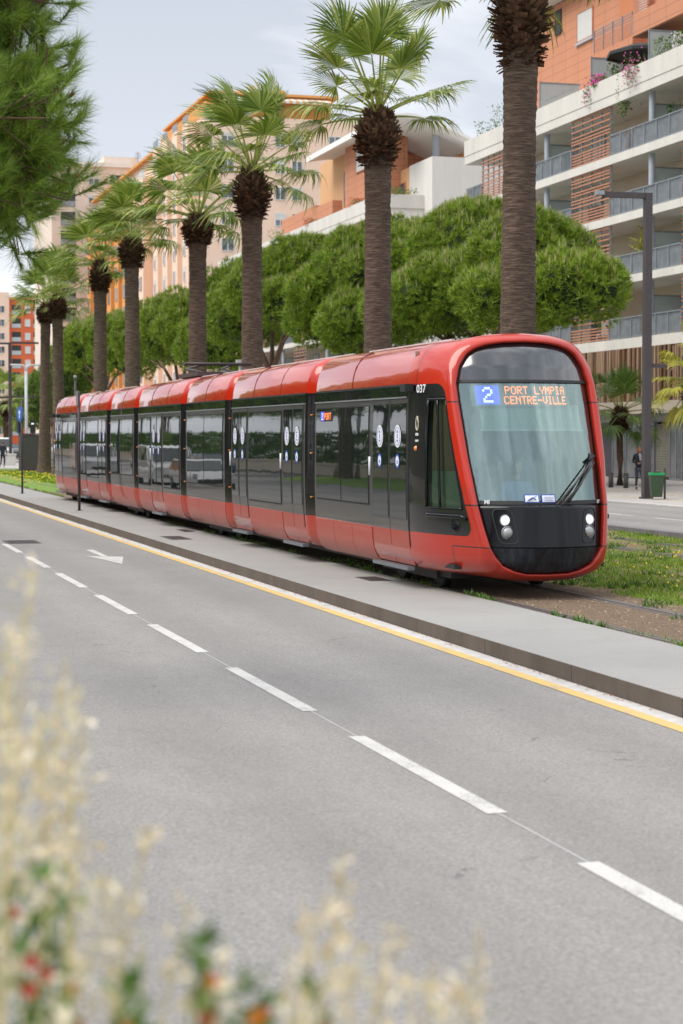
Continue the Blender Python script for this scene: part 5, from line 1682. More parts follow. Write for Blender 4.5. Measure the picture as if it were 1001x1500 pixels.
# recessed loggia with balcony and projecting upper box
yA, yB = yq(927, 41.4), yq(872, 41.4)
bx(B1, 'balcony_box', W['terra'], 41.2, PXX - .01, yA, yB, 21.9, 22.8)
bx(B1, 'loggia_wall', W['orange_deep'], PXX - .03, PXX + .02, yA + .1, yB - .1, 22.85, 26.6)
win(B1, 'x', yA + 1.0, yA + 2.2, 22.9, 25.4, PXX - .05, .05, 0, 'slat', 'shutter', 0)
m = MB()
for k in range(6): m.box(2.46, 2.5, yA - 60, yB - 60, 22.85 + k * .12, 22.93 + k * .12)
for k in range(4): m.box(2.5, 2.86, yA - 60 + .0, yA - 60 + .03, 22.85 + k * .12, 22.93 + k * .12)
m.cur = 1
for k in range(3): m.box(2.45, 2.49, yA - 60, yB - 60, 23.62 + k * .15, 23.66 + k * .15)
for k in range(5): yy = lerp(yA, yB, k / 4) - 60; m.box(2.43, 2.49, yy - .03, yy + .03, 22.8, 24.0)
m.build('penthouse_railing', [W['slat'], W['rail']], B1)
yC = yq(921, 40.2)
bx(B1, 'upper_box', W['terra'], 40.2, PXX - .01, 58, yC, 22.2, 23.3)
bx(B1, 'upper_box_wall', W['terra'], 40.6, PXX - .02, 58, yq(944, 40.6), 23.31, 27.4)
bx(B1, 'upper_soffit', simple('soffit_brown', (.38, .20, .12), .8), 40.25, PXX - .02, 58.1, yC - .05, 22.15, 22.195)
win(B1, 'x', yC - 7.5, yC - 5.6, 25.1, 26.9, 40.58, .06, 0, 'column', 'pane')
m = MB()
for k in range(7): m.box(1.51, 1.55, yq(944, 40.2) - 60, yC - 60 - .1, 23.35 + k * .12, 23.42 + k * .12)
m.cur = 1
for k in range(3): m.box(1.5, 1.54, yq(944, 40.2) - 60, yC - 60 - .1, 24.25 + k * .14, 24.29 + k * .14)
m.build('penthouse_railing', [W['slat'], W['rail']], B1)
for (pa, zz) in ((793, 0), (868, 0), (952, 0)):
    yy = yq(pa, 39.2)
    m = MB(); m.box(.3, 2.6, yy - 60, yy - 59.97, 19.3, 21.5); dv = m.build('terrace_divider', W['frost'], B1)
    m = MB(); m.box(.25, 2.65, yy - 60.02, yy - 59.95, 21.503, 21.58); m.box(.25, .296, yy - 60.02, yy - 59.95, 19.3, 21.5); m.build('divider_frame', W['rail'], dv)
bx(B1, 'terrace_railing', W['rail'], 38.72, 38.78, yq(845, 38.7), yq(795, 38.7), 20.28, 20.33)

# things on the balconies and terraces
def shrub(x, y, z, r, h, seed, lab, cat='plant', mat='leafy', fl=None, hang=0, n=260, name='planter_plant', grp=None):
    rng = np.random.default_rng(seed)
    root = empty(name, (x, y, z), 0, lab, cat, grp)
    m = MB(); m.tube([(0, 0, 0), (0, 0, .28)], [.15, .2], 12); m.build('pot', simple('pot', (.30, .32, .33), .7), root)
    V = []; F = []; fv = []; ff = []
    for k in range(n):
        a = rng.uniform(0, 6.28); rr_ = r * math.sqrt(rng.uniform()); zz_ = .25 + h * rng.uniform() - hang * rng.uniform() ** .5
        c = np.array([rr_ * math.cos(a), rr_ * math.sin(a), zz_])
        if hang: c[0] -= .3
        d = rng.normal(0, 1, 3) + np.array([0, 0, .5]); d /= np.linalg.norm(d); s = np.cross(d, rng.normal(0, 1, 3)); s /= np.linalg.norm(s)
        L_ = rng.uniform(.08, .2); b = len(V)
        V += [c, c + d * L_ * .5 - s * L_ * .25, c + d * L_, c + d * L_ * .5 + s * L_ * .25]; F.append((b, b + 1, b + 2, b + 3))
    np_mesh('leaves', np.array(V), np.array(F), M[mat], root)
    if fl:
        V = []; F = []
        for k in range(int(n * .5)):
            a = rng.uniform(0, 6.28); rr_ = r * math.sqrt(rng.uniform()) * 1.05; zz_ = .3 + h * rng.uniform() - hang * rng.uniform() ** .5
            c = np.array([rr_ * math.cos(a) - (.35 if hang else .08), rr_ * math.sin(a), zz_]); L_ = .045
            b = len(V); V += [c + [0, -L_, 0], c + [0, 0, -L_], c + [0, L_, 0], c + [0, 0, L_], c + [-L_, 0, 0]]
            F += [(b, b + 1, b + 4), (b + 1, b + 2, b + 4), (b + 2, b + 3, b + 4), (b + 3, b, b + 4)]
        tag(np_mesh('blooms', np.array(V), np.array(F), M[fl], root), kind='stuff')
    return root
G_ = 'plants on the terraces of the right building'
def ty(px): return YX(px, 38.8)
shrub(39.2, ty(862), 19.6, .5, .7, 1, 'pale pink flowering plant spilling over the white parapet, left one', fl='pink_flower', hang=1.0, grp=G_)
shrub(39.2, ty(872), 19.7, .42, .6, 2, 'magenta flowers on the white parapet', fl='magenta_flower', hang=.2, grp=G_)
shrub(39.2, ty(928), 19.7, .75, .9, 3, 'large pale pink flowering bush hanging over the white parapet', fl='pink_flower', hang=1.2, n=420, grp=G_)
shrub(39.2, ty(906), 19.7, .35, .3, 4, 'green trailing plant hanging down the white parapet', hang=2.0, grp=G_)
shrub(39.3, ty(889), 19.7, .6, .8, 41, 'green shrub behind the parapet between the magenta flowers and the trailing plant', grp=G_)
shrub(39.3, ty(955), 19.8, .6, 1.0, 5, 'orange green bush on the parapet near the frosted divider', grp=G_)
shrub(39.3, ty(982), 19.8, .5, .8, 6, 'white flowers in a planter on the parapet', fl='white_flower', grp=G_)
shrub(39.4, ty(719), 19.6, .8, 1.6, 7, 'tall wispy shrub on the roof edge left of the tall palm', n=200, grp=G_)
shrub(39.4, ty(700), 19.6, .9, 1.0, 8, 'low shrub on the roof edge further left of the tall palm', n=200, grp=G_)
shrub(39.6, ty(958), 16.1, .3, 1.5, 9, 'yellow green plant behind the top balcony rail', grp=G_)
# spiky yucca on the balcony
yu = empty('yucca', (39.5, ty(925) , 10.02), 0, 'spiky yucca standing on the third balcony behind the rail', 'plant')
m = MB(); m.tube([(0, 0, 0), (0, 0, 1.4)], [.08, .06], 8); m.build('stem', M['pine_bark'], yu)
rng = np.random.default_rng(3); V, F = tufts(np.tile([0, 0, 1.5], (90, 1)) + rng.normal(0, .12, (90, 3)) * [1, 1, 3], rng.normal(0, 1, (90, 3)) + [0, 0, .6], np.full(90, .85), 2, rng, .2, .05)
np_mesh('leaves', V, F, M['palm_yellow'], yu)
# folded parasol on the lowest balcony
pa = empty('folded_parasol', (39.9, ty(972), 6.95), 0, 'folded dark blue parasol on the lowest balcony', 'parasol')
m = MB(); m.tube([(0, 0, .8), (0, 0, 1.0), (0, 0, 1.5), (0, 0, 2.2), (0, 0, 2.5)], [.22, .15, .2, .14, .04], 10); m.build('canopy', simple('navy_cloth', (.025, .035, .06), .9, .3, 5), pa)
m = MB(); m.tube([(0, 0, 0), (0, 0, 2.6)], .03, 8); m.build('pole', M['dark_metal'], pa)
pb = empty('open_parasol', (39.9, ty(905), 18.5), 0, 'dark open parasol over the roof terrace beneath the terracotta box', 'parasol')
m = MB(); ring = [(1.7 * math.cos(a), 2.2 * math.sin(a), 2.55) for a in [2 * math.pi * k / 8 for k in range(9)]]
m.grid([ring, [(x * .5, y * .5, 2.85) for x, y, z in ring], [(0, 0, 3.05)] * 9], smooth=False); m.grid([[(x, y, z - .15) for x, y, z in ring], ring], smooth=False); m.build('canopy', simple('charcoal_cloth', (.04, .045, .045), .9), pb)
m = MB(); m.tube([(0, 0, 0), (0, 0, 3.05)], .035, 8); m.build('pole', M['grey_metal'], pb)
aw = empty('awning', (PXX, yq(815), 21.0), 0, 'pale striped awning lowered over the terrace right of the tall palm', 'awning')
m = MB(); m.quad((0, -2.6, .1), (0, 2.6, .1), (-1.9, 2.6, -1.0), (-1.9, -2.6, -1.0)); m.quad((-1.9, -2.6, -1.0), (-1.9, 2.6, -1.0), (-1.92, 2.6, -1.25), (-1.92, -2.6, -1.25))
m.build('canvas', simple('awning_canvas', (.55, .56, .56), .8, .15, 5), aw)

# ================================================================ SECOND BLOCK with the curved roof
B2 = empty('curved_roof_building', (39.6, 131, 0), 0, 'white block with a curved canopy roof over terracotta walls', 'building')
balcony_block(B2, 39.6, 131, 186, LEV, [(136.5, 141), (152, 156), (166, 171), (178, 182)], [146.5, 161, 175], top=(18.0, 19.4), seed=9, deep=16)
bx(B2, 'end_parapet', W['slab'], 39.83, 44.6, 130.9, 131.2, 18.48, 19.45)
bx(B2, 'side_wall', W['yellow'], 40.3, 44.0, 131.05, 131.5, 18.0, 20.9) if False else None
bx(B2, 'end_wall', W['white'], 39.61, 46.5, 130.7, 130.98, .05, 17.99)
bx(B2, 'white_block', W['white'], 43.0, 50.5, 129.2, 134.5, .05, 22.0)
bx(B2, 'terrace_wall', W['yellow'], 43.05, 43.6, 134.6, 146, 19.4, 21.95)
win(B2, 'x', 135.5, 139, 19.6, 21.0, 43.03, .05, 0, 'slat', 'pane')
bx(B2, 'terrace_planter_wall', W['white'], 40.0, 43.0, 131.5, 131.8, 19.0, 19.5)
# terracotta volumes under the roof
bx(B2, 'terracotta_box', W['terra'], 41.2, 43.6, 136.8, 145.5, 19.3, 25.45)
win(B2, 'x', 139.5, 142.2, 22.4, 24.6, 41.18, .06, 0, 'slat', 'shutter')
bx(B2, 'recessed_wall', W['yellow'], 42.0, 44, 145.6, 156, 19.3, 25.0)
win(B2, 'x', 147, 148.4, 20.6, 23.4, 41.98, .06, 0, 'slat', 'pane')
bx(B2, 'side_box', W['terra'], 41.6, 44, 156.1, 168, 19.3, 21.6)
bx(B2, 'upper_box', W['orange_deep'], 42.3, 44, 153, 156.05, 21.7, 24.6)
bx(B2, 'rear_wall', W['terra'], 43.61, 47.4, 140.5, 145, 19.3, 23.9)
bx(B2, 'right_wall', W['orange'], 47.0, 47.4, 132, 140, 22.0, 23.3)
bx(B2, 'small_box', W['terra'], 40.3, 41.1, 146, 158, 19.3, 20.8)
win(B2, 'y', 45.9, 46.7, 22.1, 23.2, 140.45, .03, 0, 'dark', 'dark')
m = MB(); m.tube([(44.7 - 39.6, 133.4 - 131, 22), (44.7 - 39.6, 133.4 - 131, 25.6)], .3, 16); m.build('roof_column', W['column'], B2)
# roof: swept section, extruded along the street
def zroof(x): return 25.9 + .10 * (x - 40) - .052 * (x - 40) ** 2 if x > 40 else 25.9
top_, bot_ = [], []
m = MB(); xs = [39.7 + k * .52 for k in range(17)]
xs = [min(x, 47.7) for x in xs][:16] + [47.7]
def zr(x):
    t_ = (x - 39.7) / 8.0
    return 24.95 + .35 * math.sin(min(1, t_ * 3.0) * math.pi / 2) - 3.3 * max(0, t_ - .25) ** 1.5
T0 = [(x - 39.6, zr(x)) for x in xs]
U0 = [(x - 39.6, zr(x) - .42) for x in xs]
for (ya, yb) in ((131.0, 152.0),):
    a_, b_ = ya - 131, yb - 131
    m.grid([[(x, a_, z) for x, z in T0], [(x, b_, z) for x, z in T0]], smooth=False)
    m.grid([[(x, b_, z) for x, z in U0], [(x, a_ + .8, z - .0) for x, z in U0]], smooth=False)
    m.grid([[(x, a_, z - .22) for x, z in T0], [(x, a_, z) for x, z in T0]], smooth=False)
    m.grid([[(x, a_ + .8, z) for x, z in U0], [(x, a_, z - .22) for x, z in T0]], smooth=False)
    m.grid([[(x, b_, z) for x, z in T0], [(x, b_, z) for x, z in U0]], smooth=False)
    m.quad((T0[0][0], b_, T0[0][1]), (T0[0][0], a_, T0[0][1]), (T0[0][0], a_, U0[0][1]), (T0[0][0], b_, U0[0][1]))
    m.quad((T0[-1][0], a_, T0[-1][1]), (T0[-1][0], b_, T0[-1][1]), (T0[-1][0], b_, U0[-1][1]), (T0[-1][0], a_, U0[-1][1]))
m.build('curved_roof', wallmat('white_roof', (.84, .83, .80), .05), B2)
m = MB(); m.box(-.3 + .1, -.15 + .2, -0.05, 21, 25.80, 25.88)
GB = 'plants on the terraces of the curved roof building'
shrub(40.1, YX(400, 39.7), 19.0, .9, .9, 12, 'green terrace plants behind the pink tower side of the long parapet', fl=None, grp=GB)
shrub(40.1, YX(452, 39.7), 18.9, .8, .7, 13, 'green terrace plants with red blooms on the long white parapet', fl='red_flower', grp=GB)
shrub(40.1, YX(515, 39.7), 18.9, .6, .8, 14, 'red geraniums on the parapet just left of the second palm', fl='red_flower', grp=GB)
shrub(40.6, 131.7, 19.0, .9, .7, 15, 'green hedge plants on the corner terrace right of the second palm', grp=GB)
shrub(41.9, 131.9, 19.0, .9, .7, 16, 'green hedge plants below the terrace wall before the white block', grp=GB)

# ================================================================ PINK TOWER
def spread(a, b, n): return [lerp(a, b, (k + .5) / n) for k in range(n)]
B3 = empty('pink_tower', (44, 214, 0), 0, 'tall pink apartment tower with an orange top storey', 'building')
ZT = 38.6
bx(B3, 'wall', W['pink'], 44, 62, 214, 243, 0, ZT)
bx(B3, 'right_step', W['pink'], 62.01, 64.5, 216, 236, 0, 36.6)
bx(B3, 'top_storey', W['orange'], 45.4, 59.2, 215.6, 243.02, ZT + .01, 41.2)
bx(B3, 'roof', W['orange'], 44.6, 60.0, 214.7, 243.5, 41.22, 41.5)
m = MB(); P3 = [(0.2, 0, ZT + .01), (1.6, 0, ZT + .01), (.2, 0, 41.2)]
bx(B3, 'corner_pier', W['orange'], 44.25, 45.3, 214.4, 243.0, ZT + .012, 40.3)
for k, (xa, w, h) in enumerate(((53.5, 1.4, 1.1), (50.6, .9, 1.5), (48.6, 1.2, .9))): bx(B3, 'chimney', W['orange' if k == 0 else 'slab'], xa, xa + w, 220, 221.5, 41.76, 41.76 + h)
m = MB(); 
n = 30
for k in range(n): m.cur = k % 2; m.quad((3.0 + k * .4, -.5, 40.55), (3.4 + k * .4, -.5, 40.55), (3.4 + k * .4, 1.3, 41.15), (3.0 + k * .4, 1.3, 41.15)); m.quad((3.0 + k * .4, -.5, 40.25), (3.4 + k * .4, -.5, 40.25), (3.4 + k * .4, -.5, 40.55), (3.0 + k * .4, -.5, 40.55))
m.build('awning', [W['white'], W['yellow']], B3)
win(B3, 'y', 47.5, 49.6, ZT + .4, 40.4, 215.55, .06, 1)
zrow = [36.0 - 3.0 * k for k in range(12)]
rg = random.Random(12)
for r_, z in enumerate(zrow):
    for xa, w in ((45.9, 1.5), (47.4 + 1.3, .0), (52.2, 1.25), (54.2, 1.25), (58.6, 1.5)):
        if w: win(B3, 'y', xa, xa + w, z - .75, z + .75, 213.97, .12, 1, 'frame', 'pane', rg.choice([0, 0, 0, .25, .5]))
# side facade towards the street: projecting bays with narrow windows
for k, ya in enumerate((217, 223.5, 230, 236.5)):
    bx(B3, 'bay', W['pink'], 42.6, 43.99, ya, ya + 3.2, 0, ZT - .4 - k * .0)
    bx(B3, 'bay_rail', W['rail'], 42.65, 42.7, ya + .1, ya + 3.1, ZT - .38, ZT + .55)
    for r_, z in enumerate(zrow[:11]):
        if (r_ + k) % 1 == 0: win(B3, 'x', ya + 1.0, ya + 2.2, z - 1.0, z + .8, 42.57, .1, 0, 'frame', 'pane', rg.choice([0, .3]))
# orange block
B5 = empty('orange_block', (43.6, 244, 0), 0, 'bright orange apartment block beyond the pink tower', 'building')
bx(B5, 'wall', W['orange'], 43.8, 60, 243.6, 300, 0, 36.0)
bx(B5, 'top_storey', W['pink'], 44.2, 60, 243.7, 300, 36.01, 38.6)
bx(B5, 'roof', W['orange'], 43.5, 60.5, 243.61, 300.2, 38.61, 38.95)
for k in range(8):
    ya = 246 + k * 6.8
    bx(B5, 'bay', W['orange'] if k > 1 else W['pink'], 42.4, 43.79, ya, ya + 3.4, 0, 35.6)
    bx(B5, 'balcony_glass', W['frost'], 42.45, 42.5, ya + .1, ya + 3.3, 35.61, 36.6)
    for r_ in range(11): win(B5, 'x', ya + 1.0, ya + 2.3, 34.0 - 3 * r_ - .9, 34.0 - 3 * r_ + .9, 42.37, .1, 0, 'grey_frame', 'pane')
# pale tower
B6 = empty('pale_tower', (39, 300, 0), 0, 'pale pink tower with open loggias at the far end of the terrace of blocks', 'building')
bx(B6, 'wall', W['pale'], 37.6, 50, 302, 326, 0, 44.6)
bx(B6, 'roof', W['white'], 37.3, 50.4, 301.7, 326.3, 44.61, 45.3)
bx(B6, 'roof_box', W['pale'], 46.2, 51.6, 304, 318, 45.31, 46.6)
for r_ in range(14):
    z = 42.4 - 3 * r_
    for xa, kind in ((39.0, 'log'), (43.4, 'win'), (46.8, 'log')):
        if kind == 'log':
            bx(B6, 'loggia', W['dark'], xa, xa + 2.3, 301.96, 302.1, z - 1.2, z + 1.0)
            bx(B6, 'loggia_rail', W['canvas'], xa, xa + 2.3, 301.9, 301.955, z - 1.2, z - .3)
        else: win(B6, 'y', xa, xa + 1.7, z - .7, z + .8, 301.95, .1, 1, 'frame', 'pane', .3)
# red block, far left
B4 = empty('red_block', (42, 430, 0), 0, 'red orange and pink apartment block at the far left', 'building')
bx(B4, 'wall', W['red'], 43.9, 52.5, 430, 445, 0, 32.5)
bx(B4, 'pink_wing', W['pink'], 26, 43.85, 429, 444, 0, 34.0)
bx(B4, 'pink_wing', W['pale'], 52.55, 60, 433, 446, 0, 31.5)
bx(B4, 'roof', W['orange'], 43.7, 52.9, 429.6, 445.5, 32.51, 33.0)
for r_ in range(10):
    z = 30.2 - 3 * r_
    for xa, w, kd in ((44.5, 2.0, 'log'), (47.4, 1.2, 'win'), (49.3, 2.0, 'log')):
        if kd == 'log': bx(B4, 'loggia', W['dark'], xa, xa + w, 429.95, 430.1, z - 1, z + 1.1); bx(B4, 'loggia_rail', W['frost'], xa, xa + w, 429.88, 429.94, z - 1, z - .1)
        else: win(B4, 'y', xa, xa + w, z - .7, z + .9, 429.95, .1, 0, 'frame', 'shutter')
    for xa in (41.2, 37.5): win(B4, 'y', xa, xa + 1.6, z - .7, z + .8, 428.95, .1, 1)
    win(B4, 'y', 54, 55.8, z - .7, z + .8, 432.95, .1, 1)
# distant low blocks closing the street view
def distant(x0, x1, y0, y1, h, mat, lab, nwin=4, nf=3):
    r_ = empty('distant_building', (x0, y0, 0), 0, lab, 'building')
    bx(r_, 'wall', mat, x0, x1, y0, y1, 0, h); bx(r_, 'roof', W['roof'], x0 - .3, x1 + .3, y0 - .3, y1, h + .01, h + .5)
    for f_ in range(nf):
        for c in spread(x0, x1, nwin): win(r_, 'y', c - .8, c + .8, 1.2 + f_ * 3, 2.8 + f_ * 3, y0 - .05, .1, 1)
    return r_
distant(4, 36, 470, 490, 22, W['pale'], 'pale distant block behind the left lamp posts', 8, 6)

def aerial(x, y, z, lab):
    r_ = empty('aerial', (x, y, z), 0, lab, 'aerial')
    m = MB(); m.tube([(0, 0, 0), (0, 0, 2.2)], .04, 6)
    for k in range(4): m.tube([(-.5 + .05 * k, 0, 1.3 + .22 * k), (.5 - .05 * k, 0, 1.3 + .22 * k)], .025, 4)
    m.build('mast', M['dark_metal'], r_)
aerial(52, 221, 41.6, 'tv aerial beside the chimneys on the roof of the pink tower')
aerial(44.5, 262, 39.1, 'tv aerial on the roof of the orange block')
aerial(42, 304, 45.3, 'tv aerial on the pale tower at the far end')
for k, (px, fl, lab) in enumerate(((900, 3, 'air conditioning unit on the back wall of the top balcony'), (935, 2, 'air conditioning unit on the back wall of the second balcony from the top'), (905, 1, 'air conditioning unit on the back wall behind the yucca'), (915, 0, 'air conditioning unit on the back wall of the lowest balcony'))):
    r_ = empty('air_conditioner', (41.1, YX(px, 41.2), LEV[fl][1] + .4), 0, lab, 'air conditioner', 'air conditioners on the balconies')
    m = MB(); m.box(-.15, .15, -.42, .42, 0, .6); m.build('casing', W['frame'], r_)
    m = MB(); m.tube([(-.152, 0, .3), (-.165, 0, .3)], .22, 16); m.build('fan_grille', M['dark_metal'], r_)
def laundry(px, fl, lab, cols, seed):
    rg = random.Random(seed)
    r_ = empty('drying_laundry', (39.4, YX(px, 39.4), LEV[fl][1] + 1.0), 0, lab, 'laundry')
    m = MB(); y = -.8
    i = 0
    while y < .8:
        w = rg.uniform(.25, .5); m.cur = i % len(cols)
        h = rg.uniform(.5, .9); rows = []
        for q in range(5): rows.append([(.04 * math.sin((y + w * t_ / 4) * 14 + q), y + w * t_ / 4, -h * q / 4) for t_ in range(5)])
        m.grid(rows); y += w + .06; i += 1
    m.build('cloth', [simple('cloth', c, .9) for c in cols], r_)
    m = MB(); m.tube([(0, -.9, 0), (0, .9, 0)], .012, 5); m.build('line', M['grey_metal'], r_)
laundry(893, 1, 'white and blue laundry behind the rail of the third balcony', [(.7, .7, .72), (.25, .35, .55)], 2)
laundry(925, 3, 'dark laundry hanging on the top balcony', [(.1, .1, .12), (.4, .3, .3)], 5)

# clutter that breaks up the repeated facades: shutters, chairs, tables
def chair_at(px, fl, lab, dx=0.0):
    r_ = empty('balcony_chair', (39.9 + dx, YX(px, 39.9), LEV[fl][1]), .6, lab, 'chair', 'chairs on the balconies')
    m = MB(); m.box(-.22, .22, -.22, .22, .42, .46); m.build('seat', W['frame'], r_)
    m = MB(); m.box(.20, .24, -.22, .22, .462, 1.25); m.build('backrest', W['frame'], r_)
    for a in (-.2, .2):
        for b in (-.2, .2): m = MB(); m.box(a - .02, a + .02, b - .02, b + .02, 0, .419); m.build('leg', W['frame'], r_)
chair_at(905, 3, 'white high-backed chair on the top balcony'); chair_at(962, 3, 'white high-backed chair behind the divider of the top balcony'); chair_at(955, 2, 'white chair behind the divider on the second balcony from the top'); chair_at(880, 0, 'white chair on the lowest balcony')
# ================================================================ STREET FURNITURE
def lamp_post():
    y = DX(945, 24.2)
    X = 63.3 * (945 + 285) / 2897; Y = (63.3 - X * .2706) / .9627
    r = empty('street_lamp', (X, Y, .10), 0, 'tall square brown lamp post with a cranked arm by the green bin', 'street lamp')
    m = MB(); m.box(-.12, .12, -.12, .12, 0, 10.1); m.build('post', M['dark_metal'], r)
    m = MB(); m.box(-1.6, -.121, -.09, .09, 9.92, 10.10); m.build('arm', M['dark_metal'], r)
    m = MB(); m.box(-1.85, -1.605, -.14, .14, 9.98, 10.12); m.build('lamp_head', M['grey_metal'], r)
    m = MB(); m.box(.121, .70, -.05, .05, 4.35, 4.48); m.build('bracket', M['dark_metal'], r)
    m = MB(); m.box(-.18, .18, -.18, .18, 0, .06); m.build('base_plate', M['dark_metal'], r)
    return X, Y
LX, LY = lamp_post()
def green_bin():
    D_ = 62.6; X = D_ * (960 + 285) / 2897; Y = (D_ - X * .2706) / .9627
    r = empty('litter_bin', (X, Y, .10), -.26, 'dark green mesh litter bin with a bright green rim beside the lamp post', 'litter bin')
    m = MB(); b = len(m.v)
    for z, a in ((.08, .17), (.82, .22)): m.v += [(-a, -a, z), (a, -a, z), (a, a, z), (-a, a, z)]
    m.face((3, 2, 1, 0))
    for q in ((0, 1, 5, 4), (1, 2, 6, 5), (2, 3, 7, 6), (3, 0, 4, 7)): m.face(q)
    m.face((4, 5, 6, 7)); m.build('body', simple('bin_green', (.035, .065, .03), .6, .4, 25), r)
    m = MB(); m.box(-.235, .235, -.235, .235, .80, .88); m.build('rim', simple('bin_rim_green', (.01, .32, .10), .5, .05), r)
    m = MB(); m.box(-.12, .12, -.1, .1, .881, .93); m.build('lid', M['dark_metal'], r)
    m = MB(); m.box(.25, .31, -.04, .04, 0, 1.02); m.build('bin_post', M['dark_metal'], r)
green_bin()
bol = None
for px, D_, lab in ((893.5, 77, 'dark bollard left of the small palm'), (915.5, 76.0, 'dark bollard between the small palm and the walking woman'), (850, 80, 'dark bollard hidden behind the tram')):
    if px == 850: continue
    X = D_ * (px + 285) / 2897; Y = (D_ - X * .2706) / .9627
    if bol is None:
        bol = empty('bollard', (X, Y, .10), 0, lab, 'bollard', 'bollards on the pavement')
        m = MB(); m.tube([(0, 0, 0), (0, 0, .56)], .10, 16); m.build('post', simple('bollard_grey', (.07, .072, .075), .6), bol)
        m = MB(); m.tube([(0, 0, .561), (0, 0, .575), (0, 0, .60)], [.105, .105, .07], 16); m.build('cap', M['dark_metal'], bol)
    else:
        c = copy_tree(bol); c.location = (X, Y, .10); c['label'] = lab
# thin sign posts on the platform, their plates seen edge on
def sign_post(px, py, top, lab, plate):
    g_ = gpt(px, py, .01)
    r = empty('sign_post', (g_.x, g_.y, .01), 0, lab, 'sign post', 'sign posts on the platform')
    m = MB(); m.tube([(0, 0, 0), (0, 0, top)], .04, 10); m.build('pole', M['dark_metal'], r)
    m = MB(); m.box(-.09, .09, -.09, .09, 0, .012); m.build('foot_plate', M['dark_metal'], r)
    if plate:
        P = [(.28 * math.cos(2 * math.pi * k / 28), .28 * math.sin(2 * math.pi * k / 28)) for k in range(28)]
        m = MB(); d = Vector((-math.sin(.40), -math.cos(.40), 0)); s = Vector((math.cos(.40), -math.sin(.40), 0))
        d = Vector((-.99, -.28, 0)).normalized(); s = Vector((.28, -.99, 0)).normalized()
        z0 = plate; f = [Vector((-.06, 0, z0)) + s * a + Vector((0, 0, b)) + d * .03 for a, b in P]; bk = [p - d * .025 for p in f]
        m.poly(f); m.poly(bk[::-1])
        for k in range(28): m.quad(f[k], f[(k + 1) % 28], bk[(k + 1) % 28], bk[k])
        pl = m.build('sign_plate', simple('sign_blue', (.03, .14, .48), .4, .03), r)
        m = MB(); c = Vector((-.06, 0, z0)) + d * .034
        m.poly([c + s * -.04 + Vector((0, 0, -.16)), c + s * .04 + Vector((0, 0, -.16)), c + s * .04 + Vector((0, 0, .03)), c + s * .12 + Vector((0, 0, .03)), c + Vector((0, 0, .18)), c + s * -.12 + Vector((0, 0, .03)), c + s * -.04 + Vector((0, 0, .03))])
        m.build('sign_arrow', M['sticker_white'], pl)
    else:
        m = MB(); m.box(-.06, -.042, -.16, .16, top - .42, top); m.build('sign_plate', M['grey_metal'], r)
    return r
sign_post(116.5, 748, 3.48, 'thin dark sign post on the platform in front of the rear tram cab', None)
sign_post(33, 723, 3.5, 'dark sign post with a round blue plate on the platform at far left', 3.0)
# left street lamp with horizontal arms
D_ = 140; X = D_ * (14.5 + 285) / 2897; Y = (D_ - X * .2706) / .9627
r = empty('street_lamp', (X, Y, .02), 0, 'dark lamp post with two pairs of horizontal arms at the far left', 'street lamp')
m = MB(); m.box(-.11, .11, -.11, .11, 0, 9.0); m.build('post', M['dark_metal'], r)
for z, a, b in ((8.85, -1.6, 2.1), (4.9, -1.5, 1.9)):
    m = MB(); m.box(a, -.115, -.07, .07, z, z + .14); m.build('arm', M['dark_metal'], r)
    m = MB(); m.box(.115, b, -.07, .07, z + .05, z + .19); m.build('arm', M['dark_metal'], r)
# pale T-shaped pole
D_ = 128; X = D_ * (38 + 285) / 2897; Y = (D_ - X * .2706) / .9627
r = empty('catenary_mast', (X, Y, .02), 0, 'pale grey T-shaped mast left of the leftmost palm', 'mast')
m = MB(); m.tube([(0, 0, 0), (0, 0, 6.5)], .10, 12); m.build('pole', M['pale_metal'], r)
m = MB(); m.tube([(-1.05, 0, 6.92), (-.30, 0, 6.90), (-.12, 0, 6.84), (-.03, 0, 6.65), (0, 0, 6.4)], [.05, .06, .07, .08, .09], 8); m.tube([(1.05, 0, 6.92), (.30, 0, 6.90), (.12, 0, 6.84), (.03, 0, 6.65), (0, 0, 6.4)], [.05, .06, .07, .08, .09], 8)
m.build('arms', M['pale_metal'], r)
# grey technical box
D_ = 115; X = D_ * (52 + 285) / 2897; Y = (D_ - X * .2706) / .9627
r = empty('equipment_cabinet', (X, Y, 0), -.27, 'dark grey rectangular cabinet standing behind the leftmost palm', 'cabinet')
m = MB(); m.box(-.88, .88, -.35, .35, .05, 2.25); m.build('body', simple('cabinet_grey', (.06, .058, .056), .6, .15), r)
m = MB(); m.box(-.93, -.885, -.38, .38, .0, 2.3); m.build('end_panel', M['grey_metal'], r)
m = MB(); m.box(-.92, .92, -.4, .4, 2.26, 2.33); m.build('lid', M['dark_metal'], r)
# traffic signal heads
D_ = 120; X = D_ * (47.5 + 285) / 2897; Y = (D_ - X * .2706) / .9627
r = empty('traffic_signal', (X, Y, 0), -.27, 'black tram signal head above the grey cabinet at the far left', 'traffic signal')
m = MB(); m.tube([(0, .1, 0), (0, .1, 3.0)], .05, 8); m.build('pole', M['dark_metal'], r)
m = MB(); m.box(-.16, .16, -.12, .12, 2.35, 3.15); hd = m.build('signal_head', M['black'], r)
m = MB(); m.box(-.08, .08, -.135, -.122, 2.9, 2.98); m.build('signal_light', M['lens_on'], hd)
D_ = 118; X = D_ * (28.5 + 285) / 2897; Y = (D_ - X * .2706) / .9627
r = empty('traffic_signal', (X, Y, 0), .3, 'dark signal head beside the blue round sign at the far left', 'traffic signal')
m = MB(); m.tube([(0, .1, 0), (0, .1, 3.2)], .05, 8); m.build('pole', M['dark_metal'], r)
m = MB(); m.box(-.16, .16, -.12, .12, 2.35, 3.3); hd = m.build('signal_head', simple('signal_navy', (.02, .03, .05), .5), r)
